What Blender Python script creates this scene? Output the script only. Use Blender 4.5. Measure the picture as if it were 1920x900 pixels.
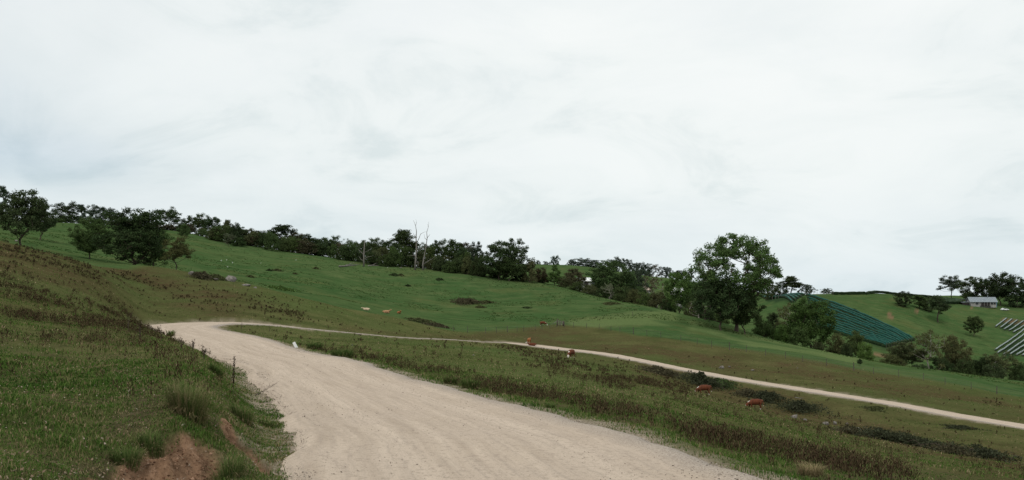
import bpy, math, random
import numpy as np
from mathutils import Vector, Matrix
for o in list(bpy.data.objects): bpy.data.objects.remove(o)
scene = bpy.context.scene
COL = scene.collection
R = math.radians
random.seed(7); RNG = np.random.default_rng(11)

# ------------------------------------------------------------------ camera, sky, sun, exposure
F, CX, HZ, CAMZ = 1500.0, 960.0, 552.0, 1.65      # focal length in photo pixels, centre, horizon row, eye height
cam = bpy.data.cameras.new('camera'); cob = bpy.data.objects.new('camera', cam); COL.objects.link(cob)
cob.location = (0, 0, CAMZ); cob.rotation_euler = (R(90), 0, 0)
cam.sensor_width = 36; cam.lens = 36*F/1920; cam.shift_y = (HZ-450)/1920
cam.clip_start = 0.1; cam.clip_end = 20000
scene.camera = cob
w = bpy.data.worlds.new('World'); scene.world = w; w.use_nodes = True
nt = w.node_tree; nt.nodes.clear()
def N(t, kind, **kw):
    n = t.nodes.new(kind)
    for k, v in kw.items():
        if hasattr(n, k): setattr(n, k, v)
        else: n.inputs[k].default_value = v
    return n
def ramp(t, stops, interp='LINEAR'):
    n = t.nodes.new('ShaderNodeValToRGB'); n.color_ramp.interpolation = interp
    e = n.color_ramp.elements
    while len(e) < len(stops): e.new(0.5)
    for i, (p, c) in enumerate(stops):
        e[i].position = p; e[i].color = (*c, 1) if len(c) == 3 else c
    return n
SUN_EL, SUN_AZ = R(52), R(200)
sky = N(nt, 'ShaderNodeTexSky', sky_type='NISHITA'); sky.sun_disc = False
sky.sun_elevation = SUN_EL; sky.sun_rotation = SUN_AZ
tc = N(nt, 'ShaderNodeTexCoord'); sep = N(nt, 'ShaderNodeSeparateXYZ'); nt.links.new(tc.outputs['Generated'], sep.inputs[0])
za = N(nt, 'ShaderNodeMath', operation='ADD'); nt.links.new(sep.outputs[2], za.inputs[0]); za.inputs[1].default_value = 0.30
zm = N(nt, 'ShaderNodeMath', operation='MAXIMUM'); nt.links.new(za.outputs[0], zm.inputs[0]); zm.inputs[1].default_value = 0.05
dx = N(nt, 'ShaderNodeMath', operation='DIVIDE'); nt.links.new(sep.outputs[0], dx.inputs[0]); nt.links.new(zm.outputs[0], dx.inputs[1])
dy = N(nt, 'ShaderNodeMath', operation='DIVIDE'); nt.links.new(sep.outputs[1], dy.inputs[0]); nt.links.new(zm.outputs[0], dy.inputs[1])
cb = N(nt, 'ShaderNodeCombineXYZ'); nt.links.new(dx.outputs[0], cb.inputs[0]); nt.links.new(dy.outputs[0], cb.inputs[1])
mp = N(nt, 'ShaderNodeMapping'); mp.inputs['Location'].default_value = (3.9, 11.45, 0); mp.inputs['Scale'].default_value = (0.85, 0.95, 1)
nt.links.new(cb.outputs[0], mp.inputs[0])
n1 = N(nt, 'ShaderNodeTexNoise', Scale=1.1, Detail=7.0, Roughness=0.56, Distortion=0.35); nt.links.new(mp.outputs[0], n1.inputs[0])
n2 = N(nt, 'ShaderNodeTexNoise', Scale=0.5, Detail=3.0, Roughness=0.5); nt.links.new(mp.outputs[0], n2.inputs[0])
cr = ramp(nt, [(0.28, (0.74, 0.79, 0.80)), (0.42, (0.815, 0.855, 0.86)), (0.56, (0.865, 0.895, 0.89)), (0.75, (0.90, 0.92, 0.91))])
nt.links.new(n1.outputs[0], cr.inputs[0])
thin = ramp(nt, [(0.30, (0.62,)*3), (0.40, (0.93,)*3), (0.48, (1,)*3)]); nt.links.new(n2.outputs[0], thin.inputs[0])
b1 = N(nt, 'ShaderNodeBackground', Strength=0.12); nt.links.new(sky.outputs[0], b1.inputs[0])
n3 = N(nt, 'ShaderNodeTexNoise', Scale=2.6, Detail=8.0, Roughness=0.6, Distortion=0.6); nt.links.new(mp.outputs[0], n3.inputs[0])
wisp = ramp(nt, [(0.32, (0.83, 0.87, 0.88)), (0.47, (0.965, 0.975, 0.975)), (0.6, (1, 1, 1))]); nt.links.new(n3.outputs[0], wisp.inputs[0])
hzn = ramp(nt, [(0.0, (0.86, 0.91, 0.94)), (0.12, (0.95, 0.97, 0.975)), (0.3, (1, 1, 1))]); nt.links.new(sep.outputs[2], hzn.inputs[0])
def mulc(x, y):
    m_ = nt.nodes.new('ShaderNodeMix'); m_.data_type = 'RGBA'; m_.blend_type = 'MULTIPLY'; m_.inputs[0].default_value = 1.0; nt.links.new(x, m_.inputs[6]); nt.links.new(y, m_.inputs[7]); return m_.outputs[2]
b2 = N(nt, 'ShaderNodeBackground', Strength=1.06); nt.links.new(mulc(mulc(cr.outputs[0], wisp.outputs[0]), hzn.outputs[0]), b2.inputs[0])
mx = N(nt, 'ShaderNodeMixShader'); nt.links.new(thin.outputs[0], mx.inputs[0]); nt.links.new(b1.outputs[0], mx.inputs[1]); nt.links.new(b2.outputs[0], mx.inputs[2])
wo = N(nt, 'ShaderNodeOutputWorld'); nt.links.new(mx.outputs[0], wo.inputs[0])
sl = bpy.data.lights.new('sun', 'SUN'); sl.energy = 1.3; sl.angle = R(14); sl.color = (1, 0.96, 0.9)
so = bpy.data.objects.new('sun', sl); COL.objects.link(so)
sd = Vector((math.sin(SUN_AZ)*math.cos(SUN_EL), math.cos(SUN_AZ)*math.cos(SUN_EL), math.sin(SUN_EL)))
so.rotation_euler = sd.to_track_quat('Z', 'Y').to_euler(); so.location = sd*50+Vector((0, 0, 60))
vs = scene.view_settings; vs.view_transform = 'Standard'; vs.look = 'None'; vs.gamma = 1; vs.exposure = 0.0; vs.use_curve_mapping = False
scene.render.engine = 'CYCLES'; scene.cycles.max_bounces = 5; scene.cycles.diffuse_bounces = 2
scene.cycles.transparent_max_bounces = 4; scene.cycles.transmission_bounces = 2; scene.cycles.glossy_bounces = 2

# ------------------------------------------------------------------ helpers
def tag(o, label=None, cat=None, group=None, kind=None):
    if label: o['label'] = label
    if cat: o['category'] = cat
    if group: o['group'] = group
    if kind: o['kind'] = kind
    return o
def link(name, mesh, mat=None, parent=None):
    o = bpy.data.objects.new(name, mesh); COL.objects.link(o)
    if mat is not None and mesh is not None and len(mesh.materials) == 0: mesh.materials.append(mat)
    if parent: o.parent = parent
    return o
def empty(name, loc, rz=0.0, sc=1.0):
    o = bpy.data.objects.new(name, None); COL.objects.link(o); o.location = loc; o.rotation_euler = (0, 0, rz)
    o.scale = (sc, sc, sc) if not isinstance(sc, tuple) else sc
    o.empty_display_size = 0.2
    return o
def mesh_np(name, V, Fc, smooth=False, attrs=None):
    """V (n,3); Fc (m,k) face array, or list of such arrays"""
    m = bpy.data.meshes.new(name)
    V = np.asarray(V, dtype=np.float32); fl = Fc if isinstance(Fc, list) else [Fc]
    m.vertices.add(len(V)); m.vertices.foreach_set('co', V.ravel())
    tot = np.concatenate([np.full(len(f), f.shape[1], np.int32) for f in fl])
    idx = np.concatenate([np.asarray(f, np.int32).ravel() for f in fl])
    st = np.concatenate([[0], np.cumsum(tot)[:-1]]).astype(np.int32)
    m.loops.add(len(idx)); m.loops.foreach_set('vertex_index', idx)
    m.polygons.add(len(tot)); m.polygons.foreach_set('loop_start', st); m.polygons.foreach_set('loop_total', tot)
    if smooth: m.polygons.foreach_set('use_smooth', np.ones(len(tot), bool))
    for k, a in (attrs or {}).items():
        at = m.attributes.new(k, 'FLOAT', 'POINT'); at.data.foreach_set('value', np.asarray(a, np.float32))
    m.update(calc_edges=True); m.validate()
    return m
class MB:
    """collects simple shapes into one mesh"""
    def __init__(s): s.v = []; s.f = []
    def add(s, vs, fs):
        b = len(s.v); s.v += [tuple(v) for v in vs]; s.f += [tuple(i+b for i in f) for f in fs]
    def box(s, c, h, M=None):
        P = [Vector((c[0]+sx*h[0], c[1]+sy*h[1], c[2]+sz*h[2])) for sz in (-1, 1) for sy in (-1, 1) for sx in (-1, 1)]
        if M: P = [M @ p for p in P]
        s.add(P, [(0, 2, 3, 1), (4, 5, 7, 6), (0, 1, 5, 4), (2, 6, 7, 3), (0, 4, 6, 2), (1, 3, 7, 5)])
    def tube(s, pts, rad, n=6, cap=True):
        pts = [Vector(p) for p in pts]; b = len(s.v); k = len(pts)
        for i, p in enumerate(pts):
            t = (pts[min(i+1, k-1)]-pts[max(i-1, 0)]).normalized()
            u = t.cross(Vector((0.13, 0.97, 0.2))); u = u.normalized() if u.length > 1e-4 else Vector((1, 0, 0)); q = t.cross(u)
            r = rad[i] if hasattr(rad, '__len__') else rad
            for j in range(n):
                a = 2*math.pi*j/n; s.v.append(tuple(p+u*(r*math.cos(a))+q*(r*math.sin(a))))
        for i in range(k-1):
            for j in range(n):
                s.f.append((b+i*n+j, b+i*n+(j+1) % n, b+(i+1)*n+(j+1) % n, b+(i+1)*n+j))
        if cap:
            s.f.append(tuple(b+j for j in reversed(range(n)))); s.f.append(tuple(b+(k-1)*n+j for j in range(n)))
    def mesh(s, name, smooth=False):
        m = bpy.data.meshes.new(name); m.from_pydata(s.v, [], s.f); m.update()
        if smooth: m.polygons.foreach_set('use_smooth', np.ones(len(m.polygons), bool))
        return m
    def build(s, name, mat, parent=None, smooth=False): return link(name, s.mesh(name, smooth), mat, parent)
def vnoise(x, y, seed=0):
    xi = np.floor(x).astype(np.int64); yi = np.floor(y).astype(np.int64); fx = x-xi; fy = y-yi
    def h(a, b):
        n = (a*374761393+b*668265263+seed*1442695041) & 0xffffffff
        n = ((n ^ (n >> 13))*1274126177) & 0xffffffff
        return ((n ^ (n >> 16)) & 0xffff)/65535.0
    u = fx*fx*(3-2*fx); v = fy*fy*(3-2*fy)
    return (h(xi, yi)*(1-u)+h(xi+1, yi)*u)*(1-v)+(h(xi, yi+1)*(1-u)+h(xi+1, yi+1)*u)*v-0.5
def fbm(x, y, oct=4, seed=0):
    s = 0; a = 1.0
    for i in range(oct): s = s+a*vnoise(x*2**i, y*2**i, seed+i*17); a *= 0.5
    return s
def sstep(a, b, x): t = np.clip((x-a)/(b-a), 0, 1); return t*t*(3-2*t)
def pchip(x, Y, xq):
    """monotone cubic along axis 0 of Y"""
    x = np.asarray(x, float); Y = np.asarray(Y, float); flat = Y.ndim == 1
    if flat: Y = Y[:, None]
    h = np.diff(x)[:, None]; d = np.diff(Y, axis=0)/h
    m = np.zeros_like(Y); m[0] = d[0]; m[-1] = d[-1]
    same = d[:-1]*d[1:] > 0
    w1 = 2*h[1:]+h[:-1]; w2 = h[1:]+2*h[:-1]
    with np.errstate(divide='ignore', invalid='ignore'):
        hm = (w1+w2)/(w1/d[:-1]+w2/d[1:])
    m[1:-1] = np.where(same, hm, 0)
    xq = np.clip(xq, x[0], x[-1]); i = np.clip(np.searchsorted(x, xq)-1, 0, len(x)-2)
    t = ((xq-x[i])/(x[i+1]-x[i]))[:, None]; hh = (x[i+1]-x[i])[:, None]
    r = (2*t**3-3*t**2+1)*Y[i]+(t**3-2*t**2+t)*hh*m[i]+(-2*t**3+3*t**2)*Y[i+1]+(t**3-t**2)*hh*m[i+1]
    return r[:, 0] if flat else r

# ------------------------------------------------------------------ terrain: survey of the land as profiles along sight lines (photo row, distance in metres)
PROF = {
 -150: [(900,6),(820,8),(740,10.5),(660,15),(590,22),(540,32),(500,45),(465,60),(440,80),(425,105),(430,130),(420,170),(405,230),(390,310),(385,380),(410,500),(450,900)],
 0: [(900,6),(820,8),(750,10.5),(690,14.5),(640,20),(600,28),(560,40),(520,54),(485,72),(462,90),(452,105),(455,125),(448,160),(432,220),(418,300),(410,370),(430,500),(460,900)],
 150: [(900,7.2),(820,9),(740,12),(680,17),(640,23),(610,32),(585,44),(555,60),(520,80),(495,105),(487,122),(492,140),(478,180),(450,240),(432,310),(420,380),(440,500),(470,900)],
 300: [(900,8.6),(860,9),(800,9.8),(750,11),(700,14.5),(664,20),(645,28),(634,40),(624,60),(613,82),(602,91),(575,105),(545,122),(515,140),(502,155),(508,170),(490,215),(465,270),(440,330),(430,370),(445,450),(480,900)],
 450: [(900,8.6),(850,9.2),(800,10.5),(750,13.2),(715,18.5),(690,25),(660,45),(640,57),(625,75),(615,86),(604,93),(590,102),(570,115),(548,132),(532,150),(528,160),(535,175),(515,220),(490,280),(470,330),(457,365),(470,450),(500,900)],
 600: [(900,8.8),(830,11.5),(770,16.5),(715,26),(680,36),(660,48),(650,58),(635,80),(622,97),(617,101),(608,108),(590,122),(572,140),(565,152),(568,165),(555,195),(530,240),(505,290),(488,330),(480,370),(490,450),(520,900)],
 750: [(900,9),(825,12.3),(765,18.5),(715,27),(700,31),(680,41),(660,60),(645,85),(634,112),(630,117),(618,130),(606,145),(598,156),(602,168),(590,195),(565,235),(535,280),(510,320),(500,345),(498,380),(510,480),(530,900)],
 900: [(900,9),(820,12.7),(770,18.5),(742,23),(715,32),(690,46),(665,72),(650,105),(643,138),(638,146),(633,155),(622,175),(605,200),(580,235),(550,275),(525,310),(515,335),(516,380),(530,480),(525,560),(505,680),(495,780),(505,900)],
 1050: [(900,9),(850,11.2),(790,16.3),(780,17.5),(745,25),(715,38),(690,58),(672,90),(662,125),(655,143),(640,160),(620,180),(606,200),(585,230),(560,265),(542,300),(536,325),(540,370),(550,450),(545,520),(525,600),(499,720),(496,780),(512,900)],
 1200: [(900,9),(860,10.8),(822,13),(795,16.5),(765,23),(740,34),(718,52),(702,78),(693,100),(690,112),(676,126),(668,133),(645,155),(628,168),(605,190),(588,215),(578,240),(572,258),(576,290),(585,340),(575,420),(555,520),(536,600),(518,700),(515,780),(525,900)],
 1350: [(940,9),(890,10.5),(870,11.8),(840,15),(810,20),(785,28),(765,42),(752,65),(745,90),(740,100),(728,105),(715,110),(703,117),(690,128),(665,148),(650,160),(630,185),(612,212),(605,228),(612,250),(625,290),(615,350),(590,430),(565,520),(545,640),(535,780),(540,900)],
 1500: [(960,8.6),(915,10),(880,13),(850,17.5),(825,25),(805,38),(792,58),(785,78),(775,90),(757,97),(740,102),(728,106),(715,115),(690,135),(672,150),(658,175),(648,205),(660,235),(655,270),(640,300),(600,350),(565,410),(552,440),(556,520),(556,700),(556,900)],
 1650: [(980,8.5),(940,10),(900,13.5),(875,18.5),(850,28),(832,42),(820,60),(808,75),(790,85),(770,91),(752,97),(735,108),(715,128),(700,143),(688,170),(680,198),(690,225),(680,260),(660,290),(640,315),(600,370),(565,430),(549,465),(554,560),(556,900)],
 1800: [(1000,8.4),(960,10),(930,13),(900,18.5),(875,28),(855,42),(840,58),(825,70),(805,80),(790,86),(778,90),(762,100),(740,120),(722,140),(708,170),(700,195),(712,220),(705,260),(685,300),(650,350),(610,410),(580,460),(568,500),(558,560),(556,700),(556,900)],
 1920: [(1010,8.4),(970,10),(945,13),(915,18.5),(890,28),(872,42),(858,56),(840,66),(818,76),(798,83.5),(780,95),(762,115),(747,133),(730,165),(716,192),(728,215),(715,260),(690,310),(660,360),(620,420),(585,480),(570,520),(558,600),(556,900)],
 2100: [(1020,8.4),(985,10),(960,13),(930,18.5),(905,28),(890,42),(878,54),(860,62),(840,72),(825,80),(805,92),(785,112),(768,130),(748,165),(732,192),(742,215),(728,260),(700,310),(668,360),(628,420),(590,480),(572,520),(558,600),(556,900)],
}
LD = np.linspace(math.log(2.0), math.log(3200), 700)
pxs = sorted(PROF); SC = np.array([(p-CX)/F for p in pxs]); TP = []
for p in pxs:
    pts = PROF[p]; d = np.array([2.0, 3.0]+[q[1] for q in pts]+[3200.0])
    T = np.array([-1.64/2, -1.65/3]+[-(q[0]-HZ)/F for q in pts]+[-2.0/F])
    TP.append(pchip(np.log(d), T, LD))
SF = np.linspace(SC[0], SC[-1], 500)
TG = pchip(SC, np.array(TP), SF)                       # slope-of-sight grid
ker = np.exp(-0.5*(np.arange(-9, 10)/4.0)**2); ker /= ker.sum()
TG = np.apply_along_axis(lambda a: np.convolve(np.pad(a, 9, 'edge'), ker, 'valid'), 0, TG)
k2 = np.exp(-0.5*(np.arange(-5, 6)/2.0)**2); k2 /= k2.sum()
TG = np.apply_along_axis(lambda a: np.convolve(np.pad(a, 5, 'edge'), k2, 'valid'), 1, TG)
def base_h(x, y):
    x = np.asarray(x, float); y = np.asarray(y, float)
    r = np.hypot(x, y); th = np.arctan2(x, y); thc = np.clip(th, math.atan(SC[0]), math.atan(SC[-1]))
    d = np.maximum(r*np.cos(thc), 2.0); s = np.tan(thc)
    a = np.clip((s-SF[0])/(SF[1]-SF[0]), 0, len(SF)-1.001); b = np.clip((np.log(d)-LD[0])/(LD[1]-LD[0]), 0, len(LD)-1.001)
    i = a.astype(int); j = b.astype(int); fa = a-i; fb = b-j
    T = (TG[i, j]*(1-fa)+TG[i+1, j]*fa)*(1-fb)+(TG[i, j+1]*(1-fa)+TG[i+1, j+1]*fa)*fb
    z = T*d
    bk = sstep(R(60), R(140), np.abs(th))
    return z*(1-bk)+bk*(-1.6)+CAMZ
# road centre line (x, y, width): hairpin on the left, then back along the valley
RC = np.array([(4.6,-10,6),(3.0,-4,6),(1.9,1,5.8),(1.1,5,5.5),(0.12,9,5.35),(-0.65,12.5,5.4),(-2.4,18,5.4),(-5.6,26,5.3),(-9.0,34.5,5.4),(-14.3,45,5.6),(-20.6,58,5.9),
 (-27.2,70,6.4),(-32.6,79,7.2),(-35.4,85.5,8.0),(-34.0,91.5,7.4),(-29.5,95,5.2),(-24,98.5,3.9),(-18,107,3.5),(-13,119,3.4),(-8.8,131,3.4),(-5.2,142,3.6),(-1.5,148.5,4.0),(3.5,148.5,3.7),(10.4,141.5,3.1),
 (20.2,127,2.7),(32.9,112,2.6),(42.8,100.3,2.6),(53.0,84.3,2.7),(62,70,2.7)])
tt = np.concatenate([[0], np.cumsum(np.hypot(*np.diff(RC[:, :2], axis=0).T))])
tq = np.concatenate([np.arange(0, 60, 0.25), np.arange(60, tt[-1], 0.5)])
def crom(t, P, q):
    m = np.gradient(P, t, axis=0); i = np.clip(np.searchsorted(t, q)-1, 0, len(t)-2); h = (t[i+1]-t[i])[:, None]; u = ((q-t[i])[:, None])/h
    return (2*u**3-3*u**2+1)*P[i]+(u**3-2*u**2+u)*h*m[i]+(-2*u**3+3*u**2)*P[i+1]+(u**3-u**2)*h*m[i+1]
RD = crom(tt, RC, tq); RX, RY, RW = RD.T
RZ = base_h(RX, RY); kk = np.ones(25)/25; RZ = np.convolve(np.pad(RZ, 12, 'edge'), kk, 'valid')
def road_near(x, y):
    """distance to the centre line, index of nearest sample"""
    out_d = np.full(x.shape, 1e9); out_i = np.zeros(x.shape, int)
    near = np.where((np.hypot(x, y) < 260))[0]
    for c in np.array_split(near, max(1, len(near)//4000)):
        D = (x[c][:, None]-RX[None, ::2])**2+(y[c][:, None]-RY[None, ::2])**2
        k = D.argmin(1); out_d[c] = np.sqrt(D[np.arange(len(c)), k]); out_i[c] = k*2
    return out_d, out_i
DC_X = [-300, 0, 150, 300, 450, 600, 750, 900, 1050, 1200, 1350, 1500, 1650, 1800, 1920, 2300]
DC_D = [110, 112, 128, 160, 166, 158, 162, 172, 196, 168, 160, 149, 143, 139, 133, 125]
def capsule(px, py, pts, wd):
    best = np.full(px.shape, 1e9)
    for (ax, ay), (bx, by) in zip(pts[:-1], pts[1:]):
        vx, vy = bx-ax, by-ay; t = np.clip(((px-ax)*vx+(py-ay)*vy)/(vx*vx+vy*vy), 0, 1)
        best = np.minimum(best, np.hypot(px-ax-t*vx, py-ay-t*vy))
    return np.exp(-0.5*(best/wd)**2)
def land(x, y):
    """final height plus ground-cover masks"""
    z = base_h(x, y); r = np.hypot(x, y); d = np.maximum(y, 0.5)
    rd, ri = road_near(x, y); hw = RW[ri]/2
    far = sstep(40, 140, r)
    n = 0.05*fbm(x/0.55, y/0.55, 3, 3)*sstep(60, 25, r)+0.16*fbm(x/2.6, y/2.6, 3, 5)*sstep(2, 6, r)+0.5*far*fbm(x/17, y/17, 3, 9)+1.1*sstep(180, 500, r)*fbm(x/60, y/60, 3, 21)
    off = sstep(0.0, 1.6, rd-hw)
    z = z+n*off
    k = sstep(1.6, 0.15, rd-hw); z = z*(1-k)+k*(RZ[ri]-0.06+0.02*fbm(x/0.6, y/0.6, 2, 8))
    px = CX+F*x/d; py = HZ-F*(z-CAMZ)/d; fr = (y > 1)
    dc = np.interp(px, DC_X, DC_D)*(1+0.05*fbm(px/60, d/20, 3, 4)*(px < 950))
    past = sstep(-2.0, 2.5, d-dc)
    past = np.where(px < 950, sstep(-6, 6, d-dc), past)
    weed = 0.08+0*x
    for pts, wd, a in (([(0,470),(250,520),(420,560)],18,.6),([(0,555),(130,605),(210,640)],40,.5),([(620,683),(850,722),(1100,775),(1350,826),(1500,856),(1700,895)],15,1.0),
                       ([(950,650),(1100,700),(1280,735)],14,.4),([(200,590),(260,640),(330,690)],26,.5),([(-50,600),(60,620),(160,640)],30,.4),([(1100,760),(1600,890)],40,.18),([(420,560),(560,590)],14,.5)):
        weed = np.maximum(weed, a*capsule(px, py, pts, wd))
    weed = weed*(1-past)*np.clip(0.6+2.4*fbm(x/2.6, y/2.6, 4, 31)+0.6*fbm(x/12, y/12, 2, 37), 0, 1.3)*off*fr
    brown = np.zeros_like(x)
    for pts, wd, a in (([(1000,632),(1300,672),(1550,700),(1920,775)],20,.9),([(1220,690),(1450,760),(1700,830),(1920,880)],30,1.0),([(640,616),(820,632),(900,632)],4,.8),([(1350,695),(1700,770),(1920,815)],18,.5),([(0,480),(200,520),(420,565)],34,1.0),([(0,560),(220,620)],26,.6),([(1060,618),(900,632)],9,.7)):
        brown = np.maximum(brown, a*capsule(px, py, pts, wd))
    brown = brown*(1-past)*fr*np.clip(0.9+1.2*fbm(x/6, y/6, 3, 41), 0, 1.2)
    soil = np.zeros_like(x)
    for pts, wd, a in (([(225,905),(300,868),(350,842),(398,868),(340,905)],25,1.0),([(420,790),(445,830),(470,850),(500,880)],8,.9),([(170,925),(420,925)],26,1.0)):
        soil = np.maximum(soil, a*capsule(px, py, pts, wd))
    soil = soil*fr*(d < 13)*(d > 4)
    soil = sstep(0.35, 0.72, soil+0.45*fbm(x/0.45, y/0.45, 4, 51))
    z = z+soil*(0.26*fbm(x/0.3, y/0.3, 4, 61)-0.10)
    far_s = np.zeros_like(x)
    for pts, wd in (([(1667,590),(1673,597)],3),([(1712,584),(1724,583)],1.2),([(1640,662),(1668,668)],2.5),([(1816,579),(1823,577)],1),([(1190,536),(1215,545)],4),([(1880,598),(1925,604)],3)):
        far_s = np.maximum(far_s, capsule(px, py, pts, wd))
    far_s = sstep(0.4, 0.7, far_s+0.25*fbm(x/4, y/4, 2, 71))*(d > 215)*fr
    vine = np.maximum(capsule(px, py, [(1530,575),(1600,612),(1660,640)], 17), capsule(px, py, [(1440,560),(1490,562)], 6)); vine = np.maximum(vine, capsule(px, py, [(1885,612),(1925,608)], 9)); vine = np.maximum(vine, capsule(px, py, [(1890,660),(1930,640)], 12))
    vine = sstep(.5, .75, vine)*(d > 240)*fr
    pale = sstep(.25, .8, np.maximum(capsule(px, py, [(1075,606),(1160,600),(1260,592)], 9), .7*capsule(px, py, [(1300,610),(1420,640),(1600,672)], 10))+.8*fbm(x/9, y/9, 3, 77))*(d > 165)*(d < 262)*past*fr*(px > 1050)
    thatch = sstep(-.1, .28, fbm(x/.8, y/.8, 4, 7))*sstep(30, 14, r)*(1-soil)*sstep(.3, 1.2, rd-hw)*fr
    verge = sstep(1.1, -0.3, rd-hw+0.7*fbm(x/0.7, y/0.7, 3, 81))
    return z, dict(past=past, weed=np.clip(weed, 0, 1), brown=np.clip(brown, 0, 1), soil=np.clip(soil+0.8*far_s, 0, 1), verge=verge, vine=vine, pale=pale, thatch=thatch, roadd=rd-hw)
TH = np.concatenate([np.arange(-180, -36, 3.0), np.arange(-36, 36, 0.12), np.arange(36, 180.1, 3.0)]); TH = np.radians(TH)
RR = np.exp(np.concatenate([np.arange(math.log(2.2), math.log(200), 0.0125), np.arange(math.log(200), math.log(3000), 0.026)]))
AX = np.sin(TH)[:, None]*RR[None]; AY = np.cos(TH)[:, None]*RR[None]
GZ, GM = land(AX.ravel(), AY.ravel()); GZ = GZ.reshape(AX.shape); GM = {k: v.reshape(AX.shape) for k, v in GM.items()}
LR = np.log(RR)
def gsample(x, y, A):
    th = np.arctan2(x, y); lr = np.log(np.maximum(np.hypot(x, y), RR[0]))
    i = np.clip(np.searchsorted(TH, th)-1, 0, len(TH)-2); j = np.clip(np.searchsorted(LR, lr)-1, 0, len(LR)-2)
    fa = np.clip((th-TH[i])/(TH[i+1]-TH[i]), 0, 1); fb = np.clip((lr-LR[j])/(LR[j+1]-LR[j]), 0, 1)
    return (A[i, j]*(1-fa)+A[i+1, j]*fa)*(1-fb)+(A[i, j+1]*(1-fa)+A[i+1, j+1]*fa)*fb
def H(x, y): return float(gsample(np.array([x], float), np.array([y], float), GZ)[0])
MD = np.exp(np.linspace(math.log(4), math.log(1500), 2600))
def hit(px, py, dmin=4.0, dmax=1500.0):
    """where the sight line of a photo point meets the ground (or comes closest to it)"""
    s = (px-CX)/F; T = -(py-HZ)/F; D = MD[(MD >= dmin) & (MD <= dmax)]
    g = gsample(D*s, D, GZ)-CAMZ-T*D; k = np.where(g >= 0)[0]
    d = D[k[0]] if len(k) else D[(g/D).argmax()]
    return Vector((d*s, d, H(d*s, d)))
def at(px, d): s = (px-CX)/F; return Vector((d*s, d, H(d*s, d)))

# ------------------------------------------------------------------ materials
def mat(name, col=(.5,.5,.5), rough=0.8, spec=0.2, metal=0.0):
    m = bpy.data.materials.new(name); m.use_nodes = True; t = m.node_tree; b = t.nodes['Principled BSDF']
    b.inputs['Base Color'].default_value = (*col, 1); b.inputs['Roughness'].default_value = rough; b.inputs['Specular IOR Level'].default_value = spec; b.inputs['Metallic'].default_value = metal
    return m, t, b
def noisy(name, c1, c2, scale=4.0, rough=0.85, bump=0.0, spec=0.15, coord='Object', detail=5.0, metal=0.0, lo=0.35, hi=0.65, stretch=None):
    m, t, b = mat(name, c1, rough, spec, metal)
    tc = N(t, 'ShaderNodeTexCoord'); v = tc.outputs[coord]
    if stretch: mp = N(t, 'ShaderNodeMapping'); mp.inputs['Scale'].default_value = stretch; t.links.new(v, mp.inputs[0]); v = mp.outputs[0]
    n = N(t, 'ShaderNodeTexNoise', Scale=scale, Detail=detail, Roughness=0.6); t.links.new(v, n.inputs[0])
    r = ramp(t, [(lo, c1), (hi, c2)]); t.links.new(n.outputs[0], r.inputs[0]); t.links.new(r.outputs[0], b.inputs['Base Color'])
    if bump: bp = N(t, 'ShaderNodeBump', Strength=bump, Distance=0.05); t.links.new(n.outputs[0], bp.inputs['Height']); t.links.new(bp.outputs[0], b.inputs['Normal'])
    return m
def mixc(t, fac, a, b, mode='MIX'):
    n = t.nodes.new('ShaderNodeMix'); n.data_type = 'RGBA'; n.blend_type = mode
    for sock, v in ((n.inputs[0], fac), (n.inputs[6], a), (n.inputs[7], b)):
        if isinstance(v, bpy.types.NodeSocket): t.links.new(v, sock)
        elif isinstance(v, (int, float)): sock.default_value = v
        else: sock.default_value = (*v, 1)
    return n.outputs[2]
def att(t, name): n = N(t, 'ShaderNodeAttribute'); n.attribute_name = name; return n.outputs['Fac']
def mth(t, op, a, b=0.0, clamp=False):
    n = t.nodes.new('ShaderNodeMath'); n.operation = op; n.use_clamp = clamp
    for s, v in ((n.inputs[0], a), (n.inputs[1], b)):
        if isinstance(v, bpy.types.NodeSocket): t.links.new(v, s)
        else: s.default_value = v
    return n.outputs[0]
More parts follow.
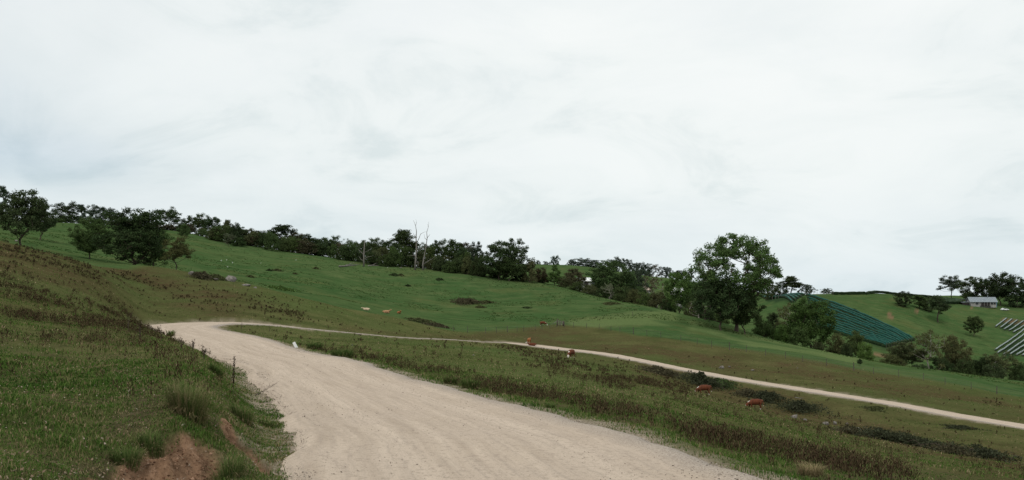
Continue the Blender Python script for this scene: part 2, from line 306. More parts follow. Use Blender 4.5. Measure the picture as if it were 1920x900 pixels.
def ground_material():
    m, t, b = mat('pasture_ground', (.06,.1,.03), 1.0, 0.0)
    P = N(t, 'ShaderNodeTexCoord').outputs['Object']
    def nz(scale, detail=5.0, rough=0.6, dist=0.0, stretch=None):
        v = P
        if stretch: mp = N(t, 'ShaderNodeMapping'); mp.inputs['Scale'].default_value = stretch; t.links.new(P, mp.inputs[0]); v = mp.outputs[0]
        n = N(t, 'ShaderNodeTexNoise', Scale=scale, Detail=detail, Roughness=rough, Distortion=dist); t.links.new(v, n.inputs[0]); return n.outputs[0]
    def rp(sock, stops): r = ramp(t, stops); t.links.new(sock, r.inputs[0]); return r.outputs[0]
    big = nz(0.02, 4); mid = nz(0.16, 6, 0.65); fine = nz(2.2, 6, 0.7); micro = nz(14, 4, 0.7); lines = nz(0.35, 5, 0.62, 0.4, (0.35, 1.3, 1.0))
    pas = mixc(t, rp(big, [(.36,(0,)*3),(.62,(1,)*3)]), (.043,.090,.029), (.068,.109,.038))
    pas = mixc(t, rp(lines, [(.36,(.9,)*3),(.50,(0,)*3)]), pas, (.032,.062,.021))
    pas = mixc(t, rp(mid, [(.50,(0,)*3),(.72,(.6,)*3)]), pas, (.110,.135,.055))
    pas = mixc(t, rp(nz(0.9, 6, .75), [(.30,(.9,)*3),(.43,(0,)*3)]), pas, (.028,.048,.017))
    pas = mixc(t, rp(nz(0.055, 6, .7, .3), [(.52,(0,)*3),(.68,(.6,)*3)]), pas, (.100,.108,.040))
    pas = mixc(t, mth(t, 'MULTIPLY', att(t, 'pale'), .7), pas, (.125,.165,.062))
    pas = mixc(t, att(t, 'vine'), pas, mixc(t, rp(fine, [(.3,(0,)*3),(.7,(1,)*3)]), (.014,.034,.016), (.032,.060,.024)))
    oli = mixc(t, rp(mid, [(.35,(0,)*3),(.62,(1,)*3)]), (.058,.073,.024), (.112,.113,.044))
    oli = mixc(t, rp(big, [(.45,(0,)*3),(.6,(.6,)*3)]), oli, (.062,.100,.030))
    g = mixc(t, att(t, 'past'), oli, pas)
    g = mixc(t, mth(t, 'MULTIPLY', att(t, 'brown'), rp(nz(0.5, 5, .7), [(.3,(.35,)*3),(.6,(1,)*3)])), g, mixc(t, rp(fine, [(.3,(0,)*3),(.7,(1,)*3)]), (.054,.037,.019), (.098,.074,.037)))
    g = mixc(t, mth(t, 'MULTIPLY', att(t, 'weed'), 0.6, True), g, (.046,.030,.016))
    g = mixc(t, rp(fine, [(.30,(.75,)*3),(.46,(0,)*3)]), g, (.030,.036,.014))
    g = mixc(t, rp(micro, [(.52,(0,)*3),(.72,(.35,)*3)]), g, (.13,.13,.05))
    g = mixc(t, mth(t, 'MULTIPLY', att(t, 'thatch'), .75), g, mixc(t, rp(nz(7, 6, .75), [(.35,(0,)*3),(.65,(1,)*3)]), (.030,.026,.015), (.115,.088,.052)))
    vg = mixc(t, rp(micro, [(.35,(0,)*3),(.65,(1,)*3)]), (.19,.15,.105), (.40,.33,.26))
    g = mixc(t, att(t, 'verge'), g, vg)
    sn = nz(5, 7, .7)
    so_ = mixc(t, rp(sn, [(.32,(0,)*3),(.68,(1,)*3)]), (.085,.049,.029), (.285,.172,.106))
    so_ = mixc(t, rp(micro, [(.55,(0,)*3),(.75,(.7,)*3)]), so_, (.33,.22,.15))
    g = mixc(t, att(t, 'soil'), g, so_)
    t.links.new(g, b.inputs['Base Color'])
    hsum = mth(t, 'ADD', mth(t, 'MULTIPLY', fine, 0.7), mth(t, 'MULTIPLY', micro, 0.3))
    hsum = mth(t, 'ADD', hsum, mth(t, 'MULTIPLY', lines, 2.0))
    bp = N(t, 'ShaderNodeBump', Strength=0.7, Distance=0.22); t.links.new(hsum, bp.inputs['Height']); t.links.new(bp.outputs[0], b.inputs['Normal'])
    return m
def road_material():
    m, t, b = mat('pale_gravel', (.5,.42,.34), 1.0, 0.0)
    P = N(t, 'ShaderNodeTexCoord').outputs['Object']; u = att(t, 'across'); v = att(t, 'along')
    cv = N(t, 'ShaderNodeCombineXYZ'); t.links.new(mth(t, 'MULTIPLY', u, 9.0), cv.inputs[0]); t.links.new(mth(t, 'MULTIPLY', v, 0.13), cv.inputs[1])
    def nz(vec, scale, detail=5.0, rough=0.6, dist=0.0):
        n = N(t, 'ShaderNodeTexNoise', Scale=scale, Detail=detail, Roughness=rough, Distortion=dist); t.links.new(vec, n.inputs[0]); return n.outputs[0]
    def rp(sock, stops): r = ramp(t, stops); t.links.new(sock, r.inputs[0]); return r.outputs[0]
    streak = nz(cv.outputs[0], 1.0, 5, .6, .2); patch = nz(P, 0.5, 5, .6); fine = nz(P, 9, 6, .75); micro = nz(P, 42, 4, .7)
    c = mixc(t, rp(streak, [(.3,(0,)*3),(.68,(1,)*3)]), (.375,.30,.232), (.555,.455,.36))
    c = mixc(t, rp(patch, [(.35,(0,)*3),(.65,(.65,)*3)]), c, (.49,.40,.32))
    c = mixc(t, rp(mth(t, 'ABSOLUTE', mth(t, 'SUBTRACT', mth(t, 'ABSOLUTE', mth(t, 'ADD', u, mth(t, 'MULTIPLY', mth(t, 'SUBTRACT', patch, .5), .25))), .42)), [(.03,(.40,)*3),(.16,(0,)*3)]), c, (.575,.475,.38))
    c = mixc(t, rp(nz(cv.outputs[0], 3.2, 4, .7), [(.33,(.55,)*3),(.5,(0,)*3)]), c, (.36,.295,.24))
    c = mixc(t, rp(fine, [(.34,(.8,)*3),(.48,(0,)*3)]), c, (.31,.25,.20))
    c = mixc(t, rp(micro, [(.32,(.9,)*3),(.43,(0,)*3)]), c, (.17,.135,.11))
    c = mixc(t, rp(micro, [(.60,(0,)*3),(.75,(.6,)*3)]), c, (.66,.565,.47))
    edge = rp(mth(t, 'ADD', mth(t, 'MULTIPLY', u, -1.0), mth(t, 'MULTIPLY', mth(t, 'SUBTRACT', fine, .5), .22)), [(.72,(0,)*3),(.92,(1,)*3)])
    gr = mixc(t, rp(micro, [(.36,(0,)*3),(.62,(1,)*3)]), (.15,.125,.105), (.44,.385,.33))
    c = mixc(t, mth(t, 'MULTIPLY', edge, .95), c, gr)
    t.links.new(c, b.inputs['Base Color'])
    hs = mth(t, 'ADD', mth(t, 'MULTIPLY', fine, .6), mth(t, 'MULTIPLY', micro, .4))
    hs = mth(t, 'ADD', hs, mth(t, 'MULTIPLY', streak, .8))
    bp = N(t, 'ShaderNodeBump', Strength=0.55, Distance=0.03); t.links.new(hs, bp.inputs['Height']); t.links.new(bp.outputs[0], b.inputs['Normal'])
    return m
def leaf_material(name, base=None, trans=0.25, var=0.75):
    """base None: use the object's own colour"""
    m = bpy.data.materials.new(name); m.use_nodes = True; t = m.node_tree; t.nodes.clear()
    g = N(t, 'ShaderNodeNewGeometry'); oi = N(t, 'ShaderNodeObjectInfo')
    src = oi.outputs['Color'] if base is None else base
    tc = N(t, 'ShaderNodeTexCoord'); n = N(t, 'ShaderNodeTexNoise', Scale=7.0 if base is None else 0.8, Detail=3.0); t.links.new(tc.outputs['Object'], n.inputs[0])
    val = mth(t, 'ADD', 1-var*0.5, mth(t, 'MULTIPLY', g.outputs['Random Per Island'], var))
    val = mth(t, 'MULTIPLY', val, mth(t, 'ADD', 0.55, mth(t, 'MULTIPLY', n.outputs[0], 0.9)))
    hs = N(t, 'ShaderNodeHueSaturation'); t.links.new(val, hs.inputs['Value'])
    t.links.new(mth(t, 'ADD', 0.475, mth(t, 'MULTIPLY', n.outputs[0], 0.05)), hs.inputs['Hue'])
    if base is None: t.links.new(src, hs.inputs['Color'])
    else: hs.inputs['Color'].default_value = (*base, 1)
    d = N(t, 'ShaderNodeBsdfPrincipled', Roughness=0.6); d.inputs['Specular IOR Level'].default_value = 0.03; t.links.new(hs.outputs[0], d.inputs['Base Color'])
    tr = N(t, 'ShaderNodeBsdfTranslucent'); t.links.new(hs.outputs[0], tr.inputs[0])
    mx = N(t, 'ShaderNodeMixShader'); mx.inputs[0].default_value = trans; t.links.new(d.outputs[0], mx.inputs[1]); t.links.new(tr.outputs[0], mx.inputs[2])
    o = N(t, 'ShaderNodeOutputMaterial'); t.links.new(mx.outputs[0], o.inputs[0])
    return m
def blade_material(name, cols, trans=0.25):
    """grass: colour picked per plant from the stored random number"""
    m = bpy.data.materials.new(name); m.use_nodes = True; t = m.node_tree; t.nodes.clear()
    r = ramp(t, cols); t.links.new(att(t, 'rnd'), r.inputs[0])
    d = N(t, 'ShaderNodeBsdfDiffuse'); tr = N(t, 'ShaderNodeBsdfTranslucent'); mx = N(t, 'ShaderNodeMixShader'); mx.inputs[0].default_value = trans
    t.links.new(r.outputs[0], d.inputs[0]); t.links.new(r.outputs[0], tr.inputs[0]); t.links.new(d.outputs[0], mx.inputs[1]); t.links.new(tr.outputs[0], mx.inputs[2])
    o = N(t, 'ShaderNodeOutputMaterial'); t.links.new(mx.outputs[0], o.inputs[0]); return m
M_GROUND = ground_material(); M_ROAD = road_material(); M_LEAF = leaf_material('tree_leaf')
M_BARK = noisy('brown_bark', (.045,.034,.026), (.11,.085,.066), 9, bump=.4, stretch=(4, 4, 1))
M_PALE = noisy('pale_gum_bark', (.20,.175,.15), (.42,.38,.33), 7, bump=.3, stretch=(3, 3, 1))
M_DEAD = noisy('weathered_dead_wood', (.12,.108,.096), (.25,.228,.205), 9, bump=.4, stretch=(4, 4, 1))
M_ROCK = noisy('lichen_granite', (.07,.062,.054), (.25,.225,.20), 3.5, bump=.7, detail=8)
M_POST = noisy('fence_post_wood', (.05,.042,.034), (.12,.10,.085), 6)
M_WIRE = mat('fence_wire', (.09,.09,.09), .5, .4, .6)[0]
M_NET = noisy('teal_vine_net', (.007,.050,.037), (.016,.092,.068), 1.2, rough=.7)
M_WNET = noisy('white_vine_net', (.17,.21,.20), (.30,.34,.325), 1.4, rough=.8)
M_VINE = noisy('vine_leaf', (.012,.028,.012), (.035,.06,.022), 2.0)
M_BLADE = blade_material('grass_blade', [(0,(.032,.072,.014)),(.35,(.060,.118,.022)),(.6,(.098,.145,.036)),(.78,(.160,.150,.066)),(.9,(.225,.170,.09)),(1,(.30,.235,.14))])
M_WEED = blade_material('dry_weed', [(0,(.030,.021,.013)),(.45,(.066,.045,.026)),(.7,(.105,.074,.042)),(.85,(.09,.095,.038)),(1,(.07,.10,.03))], .15)

# ------------------------------------------------------------------ ground sheet and road
nT, nR = AX.shape
ids = np.arange(nT*nR).reshape(nT, nR)
ids[-1] = ids[0]
q = np.stack([ids[:-1, :-1], ids[:-1, 1:], ids[1:, 1:], ids[1:, :-1]], -1).reshape(-1, 4)
c0 = nT*nR
cap = np.stack([np.full(nT-1, c0), ids[:-1, 0], ids[1:, 0]], -1)
V = np.concatenate([np.stack([AX, AY, GZ], -1).reshape(-1, 3), [[0, 0, float(GZ[:, 0].mean())]]])
ga = {k: np.append(GM[k].ravel(), 0) for k in ('past', 'weed', 'brown', 'soil', 'verge', 'vine', 'pale', 'thatch')}
tag(link('ground', mesh_np('ground', V, [q[:, ::-1] if False else q, cap], True, ga), M_GROUND), kind='structure')
nx_ = -np.gradient(RY); ny_ = np.gradient(RX); ln = np.hypot(nx_, ny_); nx_ /= ln; ny_ /= ln
U = np.linspace(-1, 1, 41); rv = []; ua = []; va = []
arc = np.concatenate([[0], np.cumsum(np.hypot(np.diff(RX), np.diff(RY)))])
for k in range(len(RX)):
    eL = 0.30*float(fbm(np.array([arc[k]/1.1]), np.array([3.3]), 4, 91)[0]); eR = 0.30*float(fbm(np.array([arc[k]/1.1]), np.array([9.3]), 4, 95)[0])
    h = RW[k]/2; off = np.where(U < 0, U*(h+eL), U*(h+eR))
    rv.append(np.stack([RX[k]+nx_[k]*off, RY[k]+ny_[k]*off, np.full(41, RZ[k])], -1)); ua.append(U); va.append(np.full(41, arc[k]))
rv = np.array(rv); fx, fy = rv[..., 0], rv[..., 1]; au = np.abs(U)[None]
rut = -0.025*(np.exp(-((np.abs(U)-.45)/.12)**2))[None]
rv[..., 2] += 0.012*fbm(fx/0.5, fy/0.5, 3, 97)+0.03*fbm(fx/3, fy/3, 2, 99)+rut+0.05*np.exp(-((au-.86)/.07)**2)-0.075*sstep(.93, 1.0, au)
ri_ = np.arange(rv.shape[0]*41).reshape(-1, 41); rq = np.stack([ri_[:-1, :-1], ri_[:-1, 1:], ri_[1:, 1:], ri_[1:, :-1]], -1).reshape(-1, 4)
road = tag(link('road', mesh_np('road', rv.reshape(-1, 3), rq[:, ::-1], True, dict(across=np.array(ua).ravel(), along=np.array(va).ravel())), M_ROAD), kind='structure')

# ------------------------------------------------------------------ tree shapes (unit height, base at the origin)
def tree_shape(seed, kind, nclump, leaves, cr, leaf, cbot=0.3, wid=0.5, trunk_r=0.022, flat=0.6, lobes=0, lean=0.0, hollow=0.35, ragged=1.0):
    """returns (trunk mesh, crown mesh). Clump centres fill an uneven crown; branches grow to each from the nearest wood below."""
    g = np.random.default_rng(seed); rnd = random.Random(seed)
    C = []; tries = 0; lob = []
    for k in range(lobes):
        a = 2*math.pi*k/max(lobes, 1)+g.uniform(-.4, .4); lob.append((math.cos(a)*wid*(q9 := g.uniform(.25, .66)), math.sin(a)*wid*q9, g.uniform(cbot+.10, .82), g.uniform(.22, .34)))
    if lobes: lob.append((g.uniform(-.06, .06), g.uniform(-.06, .06), .80, .23))
    ph = g.uniform(0, 6.3, 4)
    while len(C) < nclump and tries < 20000:
        tries += 1
        u = g.normal(size=3); u /= np.linalg.norm(u); rr = g.uniform(hollow, 1)**0.6
        a = math.atan2(u[1], u[0]); amp = 1+ragged*(0.20*math.sin(2*a+ph[0])+0.14*math.sin(3*a+ph[1]+4*u[2])+.1*math.sin(5*a+ph[2]+6*u[2]))
        if lobes:
            L = lob[rnd.randrange(len(lob))]; p = np.array([L[0], L[1], L[2]])+u*rr*L[3]*np.array([wid*1.9, wid*1.9, .9])
        else:
            zc = (1+cbot)/2; hz = (1-cbot)/2
            zt = u[2]
            if kind == 'cone': w_ = wid*(1-(zt*rr*.5+.5))**.8*1.35; p = np.array([u[0]*rr*w_*amp, u[1]*rr*w_*amp, zc+zt*hz*rr])
            elif kind == 'shrub': p = np.array([u[0]*rr*wid*amp, u[1]*rr*wid*amp, .06+abs(zt)*.86*rr])
            else: p = np.array([u[0]*rr*wid*amp, u[1]*rr*wid*amp, zc+zt*hz*rr*(1.0 if zt > 0 else .85)*(0.82+.18*amp)])
        p[2] = min(p[2], 1-cr*flat*.7); p[0] += lean*p[2]
        if p[2] < .03 or any(np.sum((p-c)**2) < (cr*.62)**2 for c in C): continue
        C.append(p)
    C = np.array(C); C = C[np.argsort(np.hypot(C[:, 0]-lean*C[:, 2], C[:, 1])*1.0+C[:, 2]*.6)]
    nodes = [np.array([0, 0, -.03])]; par = [-1]; hs = max(cbot, 0)*.75+.03
    th = max(hs, .06); nseg = 4
    for k in range(1, nseg+1):
        nodes.append(np.array([lean*th*k/nseg+g.normal()*.006, g.normal()*.006, th*k/nseg])); par.append(k-1)
    tips = []
    for c in C:
        A = np.array(nodes[1:]); dv = c-A; dist = np.linalg.norm(dv, axis=1)+np.where(A[:, 2] > c[2]-.04, .35, 0)+.12*np.maximum(0, .3-dv[:, 2]/np.maximum(dist_ := np.linalg.norm(dv, axis=1), 1e-3))
        k = int(dist.argmin())+1; a = nodes[k]; L = np.linalg.norm(c-a); ns = max(2, int(L/.09)); p0 = k
        for s_ in range(1, ns+1):
            f = s_/ns; pt = a+(c-a)*f; pt = pt+np.array([0, 0, -1])*L*.10*math.sin(math.pi*f)*.6+g.normal(size=3)*L*.03*(f < 1)
            nodes.append(pt); par.append(p0); p0 = len(nodes)-1
        tips.append(p0)
    n = len(nodes); area = np.zeros(n); kids = [[] for _ in range(n)]
    for i in range(1, n): kids[par[i]].append(i)
    for i in range(n-1, -1, -1): area[i] = sum(area[j] for j in kids[i]) if kids[i] else 1.0
    rad = trunk_r*(area/area[1])**.42; rad = np.maximum(rad, trunk_r*.07)
    mb = MB()
    for i in range(1, n):        # chains
        if len(kids[par[i]]) == 1 and par[i] != 0: continue
        ch = [par[i], i]
        while len(kids[ch[-1]]) == 1: ch.append(kids[ch[-1]][0])
        rr_ = [min(rad[ch[0]], rad[ch[1]]*1.25)]+[rad[j] for j in ch[1:]]
        if ch[0] == 0: rr_[0] = rad[1]*1.5
        mb.tube([nodes[j] for j in ch], rr_, 6 if rad[ch[1]] > trunk_r*.4 else 4, cap=False)
    tm = mb.mesh('trunk', True)
    K = len(C); n_l = K*leaves
    ci = np.repeat(np.arange(K), leaves); cs = np.repeat(g.uniform(.7, 1.25, K), leaves)
    u = g.normal(size=(n_l, 3)); u /= np.linalg.norm(u, axis=1)[:, None]
    rr = g.uniform(0.05, 1, n_l)**.5
    u[:, 2] = np.where(u[:, 2] < 0, u[:, 2]*.65, u[:, 2])
    P = C[ci]+u*(rr*cr*cs)[:, None]*np.array([1, 1, flat])+g.normal(size=(n_l, 3))*cr*.08
    P[:, 2] = np.maximum(P[:, 2], .004)
    nrm = u*.6+g.normal(size=(n_l, 3))*.8+np.array([0, 0, .35]); nrm /= np.linalg.norm(nrm, axis=1)[:, None]
    ax = np.cross(nrm, g.normal(size=(n_l, 3))); ax /= np.linalg.norm(ax, axis=1)[:, None]; bx = np.cross(nrm, ax)
    l = leaf*g.uniform(.6, 1.4, n_l)[:, None]
    Vv = np.stack([P-ax*l, P+bx*l*.42+nrm*l*.1, P+ax*l, P-bx*l*.42+nrm*l*.1], 1).reshape(-1, 3)
    return tm, mesh_np('crown', Vv, np.arange(n_l*4).reshape(-1, 4))
SH = {}
SH['open'] = [tree_shape(s, 'round', 80, 100, .078, .017, .22, .42, .014, .8, lobes=7, hollow=.2) for s in (1, 2, 3)]
SH['dense'] = [tree_shape(s, 'round', 120, 105, .085, .018, .10, .44, .016, .85, hollow=.25) for s in (11, 12, 13)]
SH['broad'] = [tree_shape(s, 'round', 125, 105, .085, .018, .13, .50, .018, .8, lobes=9, hollow=.2) for s in (21, 22)]
SH['shrub'] = [tree_shape(s, 'shrub', 70, 100, .14, .028, .02, .60, .016, .8, hollow=.25) for s in (31, 32, 33)]
SH['cone'] = [tree_shape(s, 'cone', 70, 90, .08, .018, .04, .30, .016, .8, hollow=.3) for s in (41,)]
SH['tall'] = [tree_shape(s, 'round', 75, 95, .075, .017, .16, .28, .014, .8, lobes=7, hollow=.2) for s in (51, 52)]
SH['sparse'] = [tree_shape(s, 'round', 60, 50, .08, .016, .20, .42, .015, .75, lobes=7, hollow=.3) for s in (61, 62)]
SH['hero'] = [tree_shape(74, 'round', 265, 110, .050, .0105, .26, .46, .017, .9, hollow=.42, ragged=.6)]
SH['ball'] = [tree_shape(s, 'round', 150, 105, .085, .017, .06, .44, .016, .85, hollow=.3, ragged=.4) for s in (101, 102)]
SH['clump'] = [tree_shape(s, 'round', 110, 100, .090, .019, -.12, .48, .016, .85, hollow=.25) for s in (91, 92, 93)]
SH['grand'] = [tree_shape(s, 'round', 190, 110, .072, .0145, .05, .50, .02, .8, lobes=11, hollow=.2) for s in (81,)]
WID = {}
for k, lst in SH.items():
    for j, (tm, cm) in enumerate(lst):
        co = np.empty(len(cm.vertices)*3, np.float32); cm.vertices.foreach_get('co', co); co = co.reshape(-1, 3)
        WID[k, j] = (np.percentile(co[:, 0], 99.5)-np.percentile(co[:, 0], .5), co[:, 2].max())
        tm.materials.append(M_BARK); cm.materials.append(M_LEAF)
GREEN = dict(dark=(.042,.062,.025), mid=(.058,.086,.029), fresh=(.075,.125,.032), olive=(.078,.086,.036), blue=(.052,.074,.050), pale=(.12,.14,.075), brown=(.075,.068,.038), vivid=(.056,.098,.028), bram=(.046,.052,.028))
TN = [0]
def tree(px, d, top, wpx, kind, col, label, cat='tree', group=None, name='gum_tree', pale=False, var=None, base=None):
    """a tree at sight line px, d metres off, its top on photo row top, crown wpx wide"""
    i = TN[0]; TN[0] += 1; k = (i*7) % len(SH[kind]) if var is None else var
    p = at(px, d); h = (CAMZ-(top-HZ)/F*d)-p.z; w0, h0 = WID[kind, k]
    sz = h/h0; sx = wpx/F*d/w0
    rnd = random.Random(i*13+5); rz = rnd.uniform(-.5, .5)+rnd.choice((0, math.pi))
    e = empty(name, p, rz, (sx, sx, sz)); tag(e, label, cat, group)
    tm, cm = SH[kind][k]
    t = link('trunk', tm, None, e); c = link('crown', cm, None, e)
    if pale:
        t.material_slots[0].link = 'OBJECT'; t.material_slots[0].material = M_PALE
    b = GREEN[col]; f = rnd.uniform(.78, 1.36); c.color = (b[0]*f*rnd.uniform(.93, 1.08), b[1]*f, b[2]*f*rnd.uniform(.9, 1.1), 1)
    return e
# hilltop on the left
LG = 'trees on the left hillside'
tree(38,150,353,102,'broad','dark','broad dark tree nearest the left edge of the photo',group=LG)
tree(76,205,376,60,'dense','dark','dark tree right behind the broad tree at the left edge',group=LG)
tree(6,400,347,22,'tall','blue','thin tree top peeping above the broad left-edge tree',group=LG)
tree(122,405,376,64,'clump','dark','dark round tree first right of the broad left-edge tree',group=LG)
tree(153,435,382,22,'tall','blue','narrow umbrella topped tree on the left skyline',group=LG)
tree(178,410,383,34,'clump','blue','ragged skyline tree between the umbrella tree and a rounded one',group=LG)
tree(203,405,385,46,'clump','blue','rounded bluish tree on skyline, left of the great spreading tree',group=LG)
tree(168,172,405,68,'ball','mid','round mid green tree standing alone, left of the great spreading tree',group=LG)
tree(252,168,388,112,'grand','dark','great spreading dark tree, largest on the left hillside',group=LG,var=0)
tree(288,180,420,70,'broad','mid','dense tree merging into right flank of the great spreading tree',group=LG)
tree(331,166,439,56,'open','olive','slim open tree with bare lower trunk, right of the great spreading tree',group=LG)
tree(318,405,386,46,'open','dark','tall open crowned tree rising above the great spreading tree',group='trees along the ridge')
RG = 'trees along the ridge'
tree(348,395,406,38,'clump','dark','low dark tree right of the tall open one, ridge top',group=RG)
tree(370,412,397,40,'open','dark','dark upright tree at left start of the ridge line',group=RG)
tree(393,410,401,40,'open','dark','twin topped dark tree, second in the ridge line',group=RG)
tree(345,340,418,20,'shrub','mid','small bush on the grass below the ridge start','bush',RG,'bush')
tree(404,352,425,34,'shrub','olive','rounded olive bush in front of the ridge line','bush',RG,'bush')
tree(426,405,410,20,'tall','olive','slender spiky tree poking above the ridge line',group=RG)
tree(429,338,436,22,'sparse','pale','small pale sapling standing out on the pasture below the ridge','tree',RG,'sapling')
for j,(px,top,wd,kd,cl,lb) in enumerate([(412,421,34,'dense','dark','dark rounded tree left of the slender spiky one'),(442,424,36,'broad','dark','spreading dark tree right of the slender spiky one'),
 (463,427,40,'dense','olive','olive rounded crown fifth in the ridge line'),(490,431,40,'broad','dark','broad dark crown left of the spiky topped tree'),(505,430,26,'open','mid','small airy crown left beside the spiky topped tree'),
 (527,420,44,'tall','dark','spiky topped tree that stands out above the ridge line'),(548,432,40,'dense','brown','brownish rounded tree right of the spiky topped one'),(576,437,44,'broad','dark','wide dark tree midway along the ridge line'),
 (600,444,40,'dense','dark','dense dark tree left of the small flat topped one'),(625,439,32,'open','dark','small flat topped tree seen against the sky'),(651,446,20,'sparse','mid','tiny lone see-through tree on the skyline'),
 (672,452,36,'dense','dark','dark tree behind the short dead stump tree'),(697,443,36,'open','mid','open crowned tree right of the short dead stump tree'),(716,444,34,'open','dark','dark open tree left of the tall leaning crown'),
 (756,427,44,'tall','dark','tall layered dark tree left of the pale dead trunks'),(737,452,34,'dense','dark','low dark tree under the tall layered one'),(798,452,34,'open','dark','dark tree directly behind the pale dead trunks'),
 (822,449,36,'open','mid','open tree first right of the pale dead trunks'),(851,447,44,'broad','mid','broad mid green tree right of the pale dead trunks'),(874,453,42,'dense','brown','dark brownish tree right of the broad mid green one'),
 (893,452,36,'open','blue','bluish tree left of the big twin crowned tree')]):
    crest = np.interp(px, [400,450,600,750,900], [372,368,374,366,352])
    tree(px, crest+26+(j*5)%24, top, wd*1.18, kd, cl, lb, group=RG)
SEG = [(0,'on the skyline left of the great spreading tree'),(235,'on the skyline behind the great spreading tree'),(335,'at the left start of the ridge thicket'),(440,'in the thicket left of the spiky topped tree'),(515,'in the thicket under the spiky topped tree'),(590,'in the thicket left of the short dead stump'),(690,'in the thicket between the stump and the pale dead trunks'),(800,'in the thicket right of the pale dead trunks'),(860,'in the thicket at left foot of the twin tree clump')]
for j in range(76):
    px = 92+j*10.9+random.uniform(-5, 5); crest = np.interp(px, [0,150,300,450,600,750,900], [372,380,368,365,372,352,340])
    g0 = np.interp(px, [0,100,150,200,300,400,450,520,600,700,800,900], [412,417,421,424,432,440,452,468,478,486,492,510])
    cl = random.choice(('dark','mid','olive','brown','mid')); sg = [s for p0, s in SEG if px >= p0][-1]; left = px < 400
    if left and j % 3 == 1: continue
    tree(px, crest-(2 if left else 14)+random.uniform(-5, 8)+(14 if 745 < px < 815 else 0), g0-(random.uniform(8, 17) if left else random.uniform(8, 34)), random.uniform(22, 42), 'shrub', cl, '%s scrub bush %s' % ({'dark':'dark','mid':'green','olive':'olive','brown':'brownish'}[cl], sg), 'scrub', 'scrub thicket under the ridge trees', 'scrub')
tree(567,366,466,20,'shrub','pale','pale silvery bush at the foot of the ridge trees','bush',None,'bush')
tree(935,318,449,62,'dense','dark','dark left crown of the big twin tree clump',group='trees right of the dead trunks',name='gum_tree')
tree(966,322,445,66,'open','dark','big airy crown on the right of the twin tree clump',group='trees right of the dead trunks')
tree(955,316,480,70,'dense','dark','dense lower foliage beneath the big airy crown',group='trees right of the dead trunks')
SGp = 'trees down the edge of the green hill'
tree(825,345,480,44,'shrub','olive','wide olive bush right beside the pale dead trunks','bush',SGp,'bush')
tree(868,335,462,30,'tall','dark','thin dark tree with bare stem left of the twin tree clump',group=SGp)
tree(900,330,478,36,'shrub','mid','green bush at left foot of the twin tree clump','bush',SGp,'bush')
tree(993,318,488,34,'shrub','olive','rounded bush at right foot of the twin tree clump','bush',SGp,'bush')
tree(1015,325,500,26,'shrub','brown','brownish bush left of the small conical tree','bush',SGp,'bush')
tree(1040,322,495,28,'cone','fresh','small conical bright green tree',group=SGp)
tree(1078,345,502,44,'dense','brown','brownish rounded tree right of the conical one',group=SGp)
tree(1147,322,486,86,'ball','mid','large round olive green tree in front of the white sheds',group=SGp,var=1)
tree(1142,300,530,26,'sparse','pale','small white trunked gum at foot of the large round tree',group=SGp,pale=True)
tree(1190,350,502,44,'broad','blue','bluish tree right behind the large round olive tree',group=SGp)
tree(1228,365,512,46,'sparse','brown','greyish thin crowned gum left of the bright round one',group=SGp,pale=True)
tree(1274,262,505,54,'ball','fresh','bright green round tree with tall bare fork, left of the giant gum',group=SGp,var=0)
for j,(px,dd,top,wd,cl) in enumerate([(1060,318,520,34,'olive'),(1085,312,527,34,'mid'),(1105,310,533,36,'olive'),(1128,305,538,30,'dark'),(1168,296,535,36,'dark'),(1190,290,540,36,'olive'),(1212,282,546,34,'mid'),(1235,276,545,40,'olive'),(1258,270,552,34,'dark'),(1300,250,560,34,'olive'),(1322,246,566,36,'dark'),(1020,326,516,30,'dark'),(975,322,512,34,'dark'),(940,326,505,30,'mid'),(1345,262,575,44,'mid'),(1430,240,602,38,'mid'),(1462,236,600,36,'olive'),(1115,318,530,30,'dark'),(1150,305,540,34,'mid'),(1200,300,535,30,'mid')]):
    sg = 'at foot of the twin tree clump' if px < 1000 else 'left of the large round olive tree' if px < 1135 else 'at foot of the large round olive tree' if px < 1215 else 'around the bright round tree' if px < 1290 else 'low beside the giant gum'
    tree(px, dd, top, wd, 'shrub', cl, '%s scrub bush %s' % ({'dark':'dark','mid':'green','olive':'olive'}[cl], sg), 'scrub', 'scrub belt along the edge of the green hill', 'scrub')
# giant gum and its neighbours
tree(1380,206,437,166,'hero','vivid','giant spreading gum with airy bright crown, tallest tree in the photo',group=SGp,var=0)
tree(1350,200,512,98,'dense','dark','dark dense tree filling the space under the giant gum',group=SGp,var=0)
tree(1322,222,508,62,'open','mid','mid green tree at left shoulder of the giant gum',group=SGp)
tree(1396,202,545,66,'dense','dark','dark dense foliage tree by the trunk of the giant gum',group=SGp,var=1)
tree(1310,236,545,50,'sparse','olive','thin multi stemmed tree low left of the giant gum',group=SGp,pale=True)
